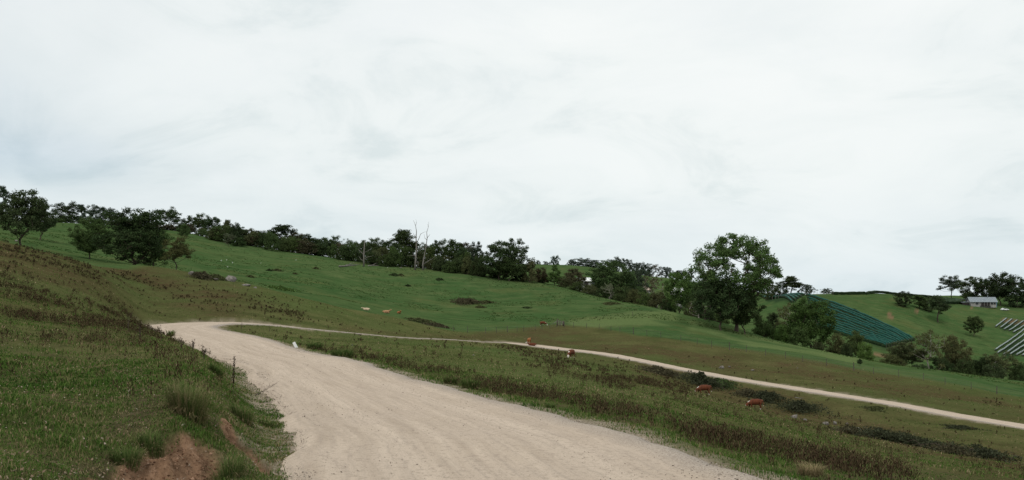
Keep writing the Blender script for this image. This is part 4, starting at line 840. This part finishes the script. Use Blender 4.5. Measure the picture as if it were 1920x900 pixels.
# ------------------------------------------------------------------ farm buildings
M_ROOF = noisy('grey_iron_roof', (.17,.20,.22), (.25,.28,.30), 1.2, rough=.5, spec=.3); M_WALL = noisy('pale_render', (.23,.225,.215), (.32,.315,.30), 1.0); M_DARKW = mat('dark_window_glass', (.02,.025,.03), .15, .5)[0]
M_WROOF = noisy('white_iron_roof', (.70,.71,.70), (.82,.82,.80), .8, rough=.5); M_TIMBER_SHADE = mat('dark_timber_and_shade', (.035,.03,.028), .8)[0]; M_BLUE = noisy('blue_tarp', (.03,.13,.20), (.05,.19,.27), 2)  # the dark timber colour also paints the shade of the porch
M_TANR = noisy('tan_roof', (.45,.36,.29), (.58,.48,.40), 1.0)
def gable(e, L, Dp, wall, rise, roofm, over=.5, x0=0.0, name='roof', ribs=True):
    m = MB(); hl, hd = L/2+over, Dp/2+over; zt = wall+rise; ze = wall-over*rise/(Dp/2); t_ = .12
    for s in (-1, 1):
        a, b, c, d_ = (x0-hl, s*hd, ze), (x0+hl, s*hd, ze), (x0+hl, 0, zt), (x0-hl, 0, zt)
        lo = [a, b, c, d_]; up = [(x, y, z+t_) for x, y, z in lo]; m.add(lo+up, [(0,1,2,3) if s > 0 else (3,2,1,0), (4,5,6,7) if s < 0 else (7,6,5,4), (0,4,5,1), (1,5,6,2), (0,3,7,4)])
    rf = m.build(name, roofm, e)
    if ribs:
        m = MB(); n = int(2*hl/.9)
        for i in range(n+1):
            x = x0-hl+2*hl*i/n
            for s in (-1, 1): m.tube([(x, s*hd, ze+t_+.02), (x, 0, zt+t_+.02)], .05, 4)
        m.build('roof_rib', roofm, rf)['kind'] = 'stuff'
    return rf
def walls(e, L, Dp, wall, rise, wm, x0=0.0):
    m = MB(); hl, hd = L/2, Dp/2
    v = [(x0-hl,-hd,-1),(x0+hl,-hd,-1),(x0+hl,hd,-1),(x0-hl,hd,-1),(x0-hl,-hd,wall),(x0+hl,-hd,wall),(x0+hl,hd,wall),(x0-hl,hd,wall),(x0-hl,0,wall+rise-.05),(x0+hl,0,wall+rise-.05)]
    m.add(v, [(0,1,5,4),(2,3,7,6),(1,2,6,9,5),(3,0,4,8,7)]); return m.build('wall', wm, e)
p = at(1840, 488); e = empty('farmhouse', p+Vector((0, 0, .35)), R(-12)); tag(e, 'low white farmhouse with grey iron gable roof on the hill at right', 'house')
walls(e, 14.0, 7.5, 2.7, 2.5, M_WALL); rf = gable(e, 14.0, 7.5, 2.7, 2.5, M_ROOF, .7)
m = MB(); m.tube([(3.2, -.8, 4.4), (3.2, -.8, 6.1)], .18, 6); m.box((3.2, -.8, 6.2), (.28, .28, .06)); m.build('chimney', M_ROOF, rf)
for x, ww in ((-3.6, .7), (4.6, .6), (6.1, .5)):
    m = MB(); m.box((x, -3.80, 1.5), (ww, .04, .65)); wn = m.build('window', M_DARKW, e); m = MB(); m.box((x, -3.86, .82), (ww+.1, .08, .05)); m.box((x, -3.86, 2.2), (ww+.1, .05, .05)); m.build('window_frame', M_WALL, wn)
m = MB(); m.box((1.0, -3.80, 1.15), (2.4, .05, 1.15)); m.build('porch_shade_panel', M_TIMBER_SHADE, e)  # solid dark panel on the wall, painted shade of the open porch
for x in (-1.6, .2, 1.9, 3.6): m = MB(); m.tube([(x, -4.2, -.6), (x, -4.2, 2.35)], .09, 6); m.build('porch_post', M_WALL, e)
m = MB(); m.box((1.0, -4.2, -.1), (2.9, .5, .12)); m.build('porch_floor', M_TIMBER_SHADE, e)
walls_e = MB(); walls_e.box((-9.4, 1.0, .9), (1.6, 2.6, 1.1)); walls_e.build('lean_to', M_TIMBER_SHADE, e)
m = MB(); m.add([(-11.3,-2.0,2.0),(-7.7,-2.0,2.35),(-7.7,4.0,2.35),(-11.3,4.0,2.0),(-11.3,-2.0,2.1),(-7.7,-2.0,2.45),(-7.7,4.0,2.45),(-11.3,4.0,2.1)], [(3,2,1,0),(4,5,6,7),(0,1,5,4),(1,2,6,5),(2,3,7,6),(3,0,4,7)]); m.build('lean_to_roof', M_ROOF, e)
def shed(px, d, wpx, top, name, label, roofm, wall=2.6, rz=0, wm=None, dep=8):
    q_ = at(px, d); L = wpx/F*d; z = CAMZ-(top-HZ)/F*d; e = empty(name, (q_.x, q_.y, z-wall-1.6), R(rz)); tag(e, label, 'shed'); walls(e, L-1, dep, wall, 1.6, wm or M_WALL); gable(e, L-1, dep, wall, 1.6, roofm, .5)
    m = MB(); m.box((0, -dep/2-.03, wall*.45), (L*.15, .05, wall*.42)); dr = m.build('door', M_TIMBER_SHADE, e); m = MB(); m.box((L*.1, -dep/2-.1, wall*.45), (.05, .03, .2)); m.build('handle', M_WIRE, dr)
    m = MB(); m.box((0, 0, -3.0), (L/2-.7, dep/2-.3, 2.2)); m.build('footing', wm or M_WALL, e)
shed(1094,372,26,521,'farm_shed','white roofed farm shed left of the large round olive tree',M_WROOF,rz=14)
shed(1113,380,16,527,'farm_shed','smaller grey shed tucked beside the white roofed one',M_ROOF,rz=-8)
shed(1203,380,22,537,'farm_shed','tan roofed building seen through trees right of the large round olive tree',M_TANR,rz=20)
shed(1268,372,24,540,'farm_shed','white roofed building behind the bright round tree',M_WROOF,rz=-6)
p = at(1822, 505)
def net_shelter():
    q_ = at(1797, 505); e = empty('garden_shelter', q_, R(-10)); tag(e, 'pale low netted frame left of the farmhouse', 'shelter')
    for x in (-4, -1.5, 1, 3.5):
        for y in (-1.5, 1.5): m = MB(); m.tube([(x, y, -.4), (x, y, 2.0)], .07, 5); m.build('post', M_DEAD, e)
    m = MB(); m.box((-.25, 0, 2.05), (4.2, 1.9, .05)); m.build('cover', M_WNET, e)
net_shelter()
q_ = at(1864, 494); e = empty('water_tank', q_); tag(e, 'blue water tank at the right end of the farmhouse', 'tank')
m = MB(); m.tube([(0,0,-.3),(0,0,2.6),(0,0,2.75),(0,0,3.0)], [1.5,1.5,1.4,.3], 20); m.build('tank_body', M_BLUE, e); m = MB(); m.tube([(0,0,2.95),(0,0,3.15)], .35, 10); m.build('lid', M_BLUE, e)
# parked car
q_ = at(1884, 480); e = empty('parked_car', q_+Vector((0, 0, .05)), R(8)); tag(e, 'small white car parked under the trees right of the farmhouse', 'car')
M_CAR = mat('white_car_paint', (.75,.76,.76), .3, .5)[0]; M_TYRE = mat('tyre', (.015,)*3, .8)[0]
def prism(prof, y0, y1, name, mt, par):
    n = len(prof); m = MB(); m.add([(x, y0, z) for x, z in prof]+[(x, y1, z) for x, z in prof], [tuple(range(n)), tuple(reversed(range(n, 2*n)))]+[(i, i+n, (i+1) % n+n, (i+1) % n) for i in range(n)]); return m.build(name, mt, par)
bd = prism([(-2.2,.35),(2.15,.35),(2.2,.7),(1.5,.88),(-2.1,.95),(-2.25,.6)], -.85, .85, 'body', M_CAR, e)
cb_ = prism([(-1.9,.93),(1.1,.88),(.45,1.42),(-1.3,1.45)], -.76, .76, 'cabin', M_CAR, e)
prism([(-1.55,1.0),(.85,.97),(.38,1.34),(-1.2,1.36)], -.775, .775, 'window', M_DARKW, cb_)
for x in (-1.4, 1.35):
    for y in (-.82, .82): m = MB(); m.tube([(x, y-.1, .32), (x, y+.1, .32)], .33, 14); wh = m.build('wheel', M_TYRE, e); m = MB(); m.tube([(x, y-.115, .32), (x, y+.115, .32)], .18, 10); m.build('rim', M_ROOF, wh)
for y in (-.6, .6): m = MB(); m.box((2.18, y, .66), (.03, .16, .07)); m.build('headlight', M_WNET, e)

# ------------------------------------------------------------------ roadside marker
p = hit(556, 652, 50); k = p.y/F; e = empty('marker_post', p); tag(e, 'white flat marker post leaning beside the road at the hairpin', 'marker post')
Mx = Matrix.Rotation(R(-28), 4, 'Y'); M_MW = noisy('white_marker_plastic', (.72,.73,.72), (.80,.80,.79), 3, .5)
m = MB(); m.box((0, 0, 5.5*k), (2.6*k, .02, 6.2*k), Mx); m.build('panel', M_MW, e); m = MB(); m.box((0, .035, 3*k), (.02, .012, 6*k), Mx); m.build('stake', M_DEAD, e)

# ------------------------------------------------------------------ grasses
def blades(P, h, w_, lean, rnd, az, curl=.5):
    """five-point bent blades"""
    n = len(P); dx = np.stack([np.cos(az), np.sin(az), np.zeros(n)], -1); sd_ = np.stack([-np.sin(az), np.cos(az), np.zeros(n)], -1)*w_[:, None]*.5
    up = np.array([0, 0, 1.0]); mid = P+dx*(lean*h*.35)[:, None]+up*(h*.6)[:, None]; tip = P+dx*(lean*h)[:, None]+up*(h*(1-curl*lean*.5))[:, None]
    V = np.stack([P-sd_, P+sd_, mid+sd_*.8, mid-sd_*.8, tip], 1).reshape(-1, 3); b = np.arange(n)*5
    return V, np.stack([b, b+1, b+2, b+3], -1), np.stack([b+3, b+2, b+4], -1), np.repeat(rnd, 5)
def scatter(n, r0, r1, a0=-36, a1=36):
    th = np.radians(RNG.uniform(a0, a1, n)); r = np.exp(RNG.uniform(math.log(r0), math.log(r1), n)); return r*np.sin(th), r*np.cos(th), r
def grazed(x, y):
    """1 on the turf cropped short around each animal"""
    g = np.zeros(len(x))
    for cx, cy in COWS: g = np.maximum(g, sstep(9, 4, np.hypot(x-cx, y-cy)))
    return g
def grass_layer(name, n, r0, r1, hk, wk, label, keep, a0=-36, a1=36, per=5, spread=.05, tint=0.0):
    x, y, r = scatter(n, r0, r1, a0, a1); rd = gsample(x, y, GM['roadd']); so_ = gsample(x, y, GM['soil']); k = keep(x, y, r, rd, so_); x, y, r = x[k], y[k], r[k]
    m_ = len(x); g = RNG; clump = np.clip(.62-1.1*fbm(x/.8, y/.8, 4, 7), .42, 1.4)
    X = np.repeat(x, per)+g.normal(size=m_*per)*spread*np.repeat(np.maximum(1, r/14), per); Y = np.repeat(y, per)+g.normal(size=m_*per)*spread*np.repeat(np.maximum(1, r/14), per); r5 = np.repeat(r, per)
    P = np.stack([X, Y, gsample(X, Y, GZ)-.01], -1)
    h = hk*np.repeat(clump*(1-.75*grazed(x, y)), per)*g.uniform(.5, 1.3, m_*per)*np.clip((r5/40)**.5, 1, 1.25); w2 = np.maximum(wk, r5*.0009)*g.uniform(.7, 1.3, m_*per)
    hue = np.clip(.50+.40*fbm(X/4.5, Y/4.5, 3, 15)+.34*fbm(X/.45, Y/.45, 3, 16)+.28*g.normal(size=m_*per)*.8+.12*g.uniform(-1, 1, m_*per)+tint, 0, 1)
    V, q4, t3, rn = blades(P, h, w2, g.uniform(.1, 1.1, m_*per), hue, g.uniform(0, 6.28, m_*per))
    tag(link(name, mesh_np(name, V, [q4, t3], False, dict(rnd=rn)), M_BLADE), label, 'grass', kind='stuff')
edge = lambda rd, x, y: rd > -.12+.5*np.clip(fbm(x/.8, y/.8, 3, 81)+.3, 0, 1)
grass_layer('bank_grass', 26000, 4.6, 20, .085, .0065, 'short green grass on the near left roadside bank', lambda x, y, r, rd, s: (x < -.5)*edge(rd, x, y)*(s < .45*RNG.uniform(0, 1, len(x))+.05), -36, -6, 6)
grass_layer('bank_grass', 9500, 16, 80, .085, .012, 'grass on the left bank towards the hairpin', lambda x, y, r, rd, s: edge(rd, x, y)*(RNG.uniform(0, 1, len(x)) < sstep(82, 28, r)), -36, -8, 5, .1, .04)
grass_layer('bank_foot_grass', 7000, 6.5, 34, .085, .0075, 'grass spilling from the foot of the left bank onto the gravel', lambda x, y, r, rd, s: (rd > -.25+.5*np.clip(fbm(x/.6, y/.6, 3, 83)+.25, 0, 1))*(rd < 1.7)*(x < -1)*(s < .5), -27, -8, 6, .05, .0)
grass_layer('verge_grass', 16000, 8.5, 40, .10, .008, 'green grass along the right verge of the road', lambda x, y, r, rd, s: edge(rd, x, y)*(x > -9)*(RNG.uniform(0, 1, len(x)) < np.clip(1.4-rd*.10, .45, 1)), -12, 36, 5, .07, -.07)
grass_layer('slope_grass', 26000, 28, 165, .09, .02, 'rough grass over the near slopes and the valley', lambda x, y, r, rd, s: (rd > .35)*(gsample(x, y, GM['past']) < .5), -36, 36, 3, .12, .08)
def tussocks():
    x, y, r = scatter(20000, 205, 400, -36, 34); k = (gsample(x, y, GM['past']) > .6)*(fbm(x/14, y/14, 4, 23) > -.02)*(gsample(x, y, GM['vine']) < .3); x, y, r = x[k], y[k], r[k]; m_ = len(x); per = 4
    X = np.repeat(x, per)+RNG.normal(size=m_*per)*.22; Y = np.repeat(y, per)+RNG.normal(size=m_*per)*.16
    V, q4, t3, rn = blades(np.stack([X, Y, gsample(X, Y, GZ)-.02], -1), RNG.uniform(.06, .26, m_*per), RNG.uniform(.12, .34, m_*per), RNG.uniform(.3, 1.4, m_*per), np.clip(np.repeat(RNG.uniform(0, 1, m_)**1.5, per)*.8+RNG.uniform(0, .2, m_*per), 0, 1), RNG.uniform(0, 6.28, m_*per))
    tag(link('pasture_tussocks', mesh_np('pasture_tussocks', V, [q4, t3], False, dict(rnd=rn)), blade_material('tussock_green', [(0,(.034,.066,.018)),(.5,(.055,.105,.025)),(.8,(.10,.125,.045)),(1,(.12,.10,.05))])), 'low grass tussocks dotted over the green pasture', 'grass', kind='stuff')
tussocks()
# brown weeds: stalks with dark seed heads
def weed_layer(name, n, r0, r1, label, a0=-36, a1=36, hmul=1.0):
    x, y, r = scatter(n, r0, r1, a0, a1); wk = gsample(x, y, GM['weed']); rd = gsample(x, y, GM['roadd']); k = (RNG.uniform(0, 1, n) < wk**1.3*1.1*(1-grazed(x, y)))*(rd > .5); x, y, r = x[k], y[k], r[k]; m_ = len(x)
    z = gsample(x, y, GZ); h = RNG.uniform(.16, .5, m_)*hmul; Vs = []; Q = []; T3 = []; Rn = []; off = 0
    st = 3; P = np.stack([np.repeat(x, st)+RNG.normal(size=m_*st)*.06, np.repeat(y, st)+RNG.normal(size=m_*st)*.06, np.repeat(z, st)-.02], -1); hh = np.repeat(h, st)*RNG.uniform(.7, 1.1, m_*st); az = RNG.uniform(0, 6.28, m_*st); ln_ = RNG.uniform(.05, .4, m_*st); rr = np.repeat(r, st)
    V, q4, t3, rn = blades(P, hh, np.maximum(.006, rr*.00028), ln_, RNG.uniform(.1, .7, m_*st), az); Vs.append(V); Q.append(q4); T3.append(t3); Rn.append(rn); off = len(V)
    hd = 6; tip = P+np.stack([np.cos(az)*ln_*hh, np.sin(az)*ln_*hh, hh*(1-.25*ln_)], -1); base = np.repeat(P, hd, 0); f = RNG.uniform(.45, 1.0, len(base)); C = base+(np.repeat(tip, hd, 0)-base)*f[:, None]+RNG.normal(size=base.shape)*.035
    V, q4, t3, rn = blades(C, RNG.uniform(.035, .09, len(C))*np.maximum(1, np.repeat(rr, hd)/35)**.35, np.maximum(.016, np.repeat(rr, hd)*.00055), RNG.uniform(.2, 1.4, len(C)), np.clip(RNG.uniform(0, 1, len(C))**1.3, 0, 1), RNG.uniform(0, 6.28, len(C)))
    Vs.append(V); Q.append(q4+off); T3.append(t3+off); Rn.append(rn)
    tag(link(name, mesh_np(name, np.concatenate(Vs), [np.concatenate(Q), np.concatenate(T3)], False, dict(rnd=np.concatenate(Rn))), M_WEED), label, 'weeds', kind='stuff')
weed_layer('brown_weeds', 11000, 12, 34, 'dark brown dry weeds near the road and bank', hmul=.8)
weed_layer('brown_weeds', 60000, 34, 150, 'dark brown dry weeds over the middle slopes', hmul=.75)
# loose stones on the road
def stones():
    import bmesh
    bm = bmesh.new(); bmesh.ops.create_icosphere(bm, subdivisions=1, radius=1); bv = np.array([v.co[:] for v in bm.verts]); bf = np.array([[v.index for v in f.verts] for f in bm.faces]); bm.free()
    n = 15000; t_ = np.exp(RNG.uniform(math.log(7), math.log(50), n)); i = np.searchsorted(RY[:330], t_); i = np.clip(i, 0, len(RX)-1)
    u = np.where(RNG.uniform(0, 1, n) < .72, np.sign(RNG.normal(size=n))*RNG.normal(.87, .08, n), RNG.uniform(-1, 1, n)); u = np.where((u < -.5)*(RNG.uniform(0, 1, n) < .3), -u, u)
    x = RX[i]+nx_[i]*u*RW[i]/2; y = RY[i]+ny_[i]*u*RW[i]/2; z = RZ[i]-.005+.04*np.exp(-((np.abs(u)-.86)/.07)**2)-.03*(np.abs(u) > .95)
    jt = RNG.uniform(-.16, .16, n); x = x+ny_[i]*jt; y = y-nx_[i]*jt
    s = RNG.lognormal(-5.15, .42, n)*np.maximum(1, t_/16)**.5; sc = np.stack([s, s*RNG.uniform(.6, 1, n), s*RNG.uniform(.4, .8, n)], -1)
    V = bv[None]*sc[:, None]*(1+RNG.uniform(-.2, .2, (n, 12, 1)))+np.stack([x, y, z], -1)[:, None]; Fc = bf[None]+(np.arange(n)*12)[:, None, None]
    m = blade_material('loose_gravel', [(0,(.13,.105,.085)),(.5,(.28,.235,.195)),(1,(.52,.45,.38))], 0.0)
    tag(link('loose_gravel', mesh_np('loose_gravel', V.reshape(-1, 3), Fc.reshape(-1, 3), False, dict(rnd=np.repeat(RNG.uniform(0, 1, n), 12))), m), 'small loose stones strewn over the gravel road', 'gravel', kind='stuff')
stones()
def litter():
    n = 8000; x, y, r = scatter(n, 4.6, 26, -36, -5); rd = gsample(x, y, GM['roadd']); k = (rd > .3)*(fbm(x/.9, y/.9, 3, 19) > -.12); x, y, r = x[k], y[k], r[k]; m_ = len(x)
    P = np.stack([x, y, gsample(x, y, GZ)+RNG.uniform(.01, .07, m_)], -1); h = RNG.uniform(.012, .035, m_)
    V, q4, t3, rn = blades(P, h*.7, RNG.uniform(.008, .024, m_), RNG.uniform(1.2, 3.0, m_), RNG.uniform(0, 1, m_), RNG.uniform(0, 6.28, m_), .3)
    tag(link('leaf_litter', mesh_np('leaf_litter', V, [q4, t3], False, dict(rnd=rn)), blade_material('dead_leaf', [(0,(.10,.065,.04)),(.6,(.22,.16,.11)),(1,(.31,.26,.21))], .1)), 'fallen dry leaves strewn through the bank grass', 'leaf litter', kind='stuff')
litter()
def clods():
    import bmesh
    bm = bmesh.new(); bmesh.ops.create_icosphere(bm, subdivisions=1, radius=1); bv = np.array([v.co[:] for v in bm.verts]); bf = np.array([[v.index for v in f.verts] for f in bm.faces]); bm.free()
    x, y, r = scatter(60000, 5.5, 13, -30, -14); k = gsample(x, y, GM['soil']) > RNG.uniform(.3, 1.2, len(x)); x, y = x[k][:4000], y[k][:4000]; n = len(x)
    s = RNG.lognormal(-5.2, .6, n); sc = np.stack([s, s*RNG.uniform(.6, 1, n), s*RNG.uniform(.5, .9, n)], -1)
    V = bv[None]*sc[:, None]*(1+RNG.uniform(-.25, .25, (n, 12, 1)))+np.stack([x, y, gsample(x, y, GZ)], -1)[:, None]
    tag(link('soil_clods', mesh_np('soil_clods', V.reshape(-1, 3), (bf[None]+(np.arange(n)*12)[:, None, None]).reshape(-1, 3), False, dict(rnd=np.repeat(RNG.uniform(0, 1, n), 12))), blade_material('soil_clod', [(0,(.06,.033,.02)),(.5,(.17,.092,.056)),(1,(.33,.21,.14))], 0.0)), 'crumbled red earth clods on the bare bank', 'soil', kind='stuff')
clods()
# single plants near the camera
M_TUFT = blade_material('tussock_blade', [(0,(.055,.095,.025)),(.45,(.11,.15,.045)),(.75,(.20,.18,.085)),(1,(.34,.26,.15))])
def tuft(px, py, wpx, hpx, label, n=420, dry=.55, dmin=5, name='grass_tussock'):
    p = hit(px, py, dmin); k = p.y/F; e = empty(name, p); tag(e, label, 'grass tuft', 'grass tussocks'); g = RNG; rr = wpx*k*.34*np.sqrt(g.uniform(0, 1, n)); a = g.uniform(0, 6.28, n); X = rr*np.cos(a); Y = rr*np.sin(a)
    P = np.stack([X, Y, gsample(p.x+X, p.y+Y, GZ)-p.z-.02], -1); V, q4, t3, rn = blades(P, hpx*k*g.uniform(.5, 1.1, n), np.full(n, max(.006, p.y*.0006)), g.uniform(.15, .95, n), np.clip(g.normal(dry, .25, n), 0, 1), a+g.normal(0, .6, n), .9)
    link('blades', mesh_np('blades', V, [q4, t3], False, dict(rnd=rn)), M_TUFT, e)['kind'] = 'stuff'
    s = int(n*.3); Pd = P[:s]; V, q4, t3, rn = blades(Pd, hpx*k*g.uniform(.2, .5, s), np.full(s, max(.007, p.y*.0006)), g.uniform(.7, 1.5, s), np.clip(g.normal(.85, .15, s), 0, 1), a[:s], .9); link('dry_blades', mesh_np('dry_blades', V, [q4, t3], False, dict(rnd=rn)), M_TUFT, e)['kind'] = 'stuff'
tuft(352,775,85,75,'tall drooping straw-tipped tussock on the near left bank',900,.55)
tuft(405,702,30,26,'small green tussock at the road edge beyond the dark stalk',300,.2,10)
tuft(320,632,20,18,'dark tuft on the bank edge near the hairpin',120,.3,10)
tuft(882,729,46,26,'round green tussock on the right verge',420,.25,15)
tuft(845,720,34,20,'lighter tussock left of the round green one',320,.35,15)
tuft(642,670,60,22,'wide green tussock bed right of the white marker',420,.2,20)
tuft(590,655,40,18,'green tussock just right below the white marker',300,.2,20)
tuft(1032,765,24,14,'small tuft at road edge right of the round tussock',160,.2,10)
tuft(1185,852,20,10,'tiny green tuft on the right verge',120,.15,8)
tuft(235,868,70,40,'dark grass clump hanging over the bare red soil',420,.3)
tuft(285,832,60,34,'grass clump at the top of the bare red soil',360,.3)
tuft(455,790,50,40,'grass clump right of the bare red soil',360,.4)
tuft(430,892,70,55,'grass clump at the road edge below the bank',380,.35)
tuft(500,800,36,22,'low grass clump spilling onto the gravel',200,.4)
tuft(1520,890,60,30,'brown dead bush on the bottom right verge',420,.95)
M_STK = blade_material('dark_stalk', [(0,(.016,.011,.008)),(1,(.06,.038,.024))], .1)
def stalk(px, py, hpx, label, heads=60, dmin=6, bush=1, spread=.05):
    p = hit(px, py, dmin); k = p.y/F; e = empty('dry_weed', p); tag(e, label, 'weed', 'dark dry weed stalks'); h = hpx*k; g = RNG
    m = MB(); P0 = []
    for b in range(bush):
        az = g.uniform(0, 6.28); s = g.uniform(.2, 1)*spread*(bush > 1)*h*8; tipx, tipy = math.cos(az)*s+.04*h, math.sin(az)*s; hb = h*(1 if b == 0 else g.uniform(.6, .95))
        pts = [Vector((tipx*f*f, tipy*f*f, hb*f-.03*(f == 0))) for f in (0, .25, .5, .75, 1)]; m.tube(pts, [.007, .006, .005, .004, .002], 5); P0.append(pts)
    m.build('stem', M_BARK, e)['kind'] = 'stuff'
    C = []
    for j in range(heads): pts = P0[j % bush]; f = g.uniform(.3 if bush == 1 else .55, 1)*3.99; i = int(f); q_ = pts[i].lerp(pts[i+1], f-i); C.append(q_)
    C = np.array([c[:] for c in C])+g.normal(size=(heads, 3))*.012*(1+.6*(bush > 1))
    V, q4, t3, rn = blades(C, g.uniform(.02, .05, heads), np.full(heads, .016), g.uniform(.3, 1.5, heads), g.uniform(0, 1, heads), g.uniform(0, 6.28, heads)); link('seed_head', mesh_np('seed_head', V, [q4, t3], False, dict(rnd=rn)), M_STK, e)['kind'] = 'stuff'
stalk(437,742,74,'single tall dark seed stalk on the bank against the gravel road',150)
stalk(303,640,32,'dark twiggy weed on the bank edge nearest the hairpin',90,15,5)
stalk(340,655,24,'dark twiggy weed second along the bank edge',80,12,6)
stalk(362,662,26,'dark twiggy weed third along the bank edge',80,12,6)
stalk(383,676,30,'dark twiggy weed fourth along the bank edge, closest to the tussock',80,12,6)
stalk(263,640,40,'dark bushy weed left of the bank edge weeds',140,12,8)
stalk(240,622,46,'tallest dark weed on the left bank below the hairpin',110,12,5)
stalk(452,620,16,'brown weed at the inner tip of the hairpin',60,50,6)
stalk(505,622,14,'small brown weed right of the hairpin tip',50,50,6)
def branch(px, py, px2, py2, label):
    a, b = hit(px, py, 6), hit(px2, py2, 6); e = empty('fallen_branch', a); tag(e, label, 'branch'); L = b-a; m = MB(); m.tube([Vector((0,0,.01)), L*.4+Vector((0,0,.06)), L+Vector((0,0,.16))], [.012,.009,.003], 5); m.build('stem', M_BARK, e)
    m = MB()
    for f, u in ((.4, .3), (.6, -.3), (.75, .25)): s = L*f+Vector((0,0,.06+.1*f)); m.tube([s, s+L*.25+Vector((u*.3, u*.4, .1))], [.006,.002], 4)
    m.build('twig', M_BARK, e)['kind'] = 'stuff'
branch(478,742,520,728,'dry twiggy branch lying at the left road edge')
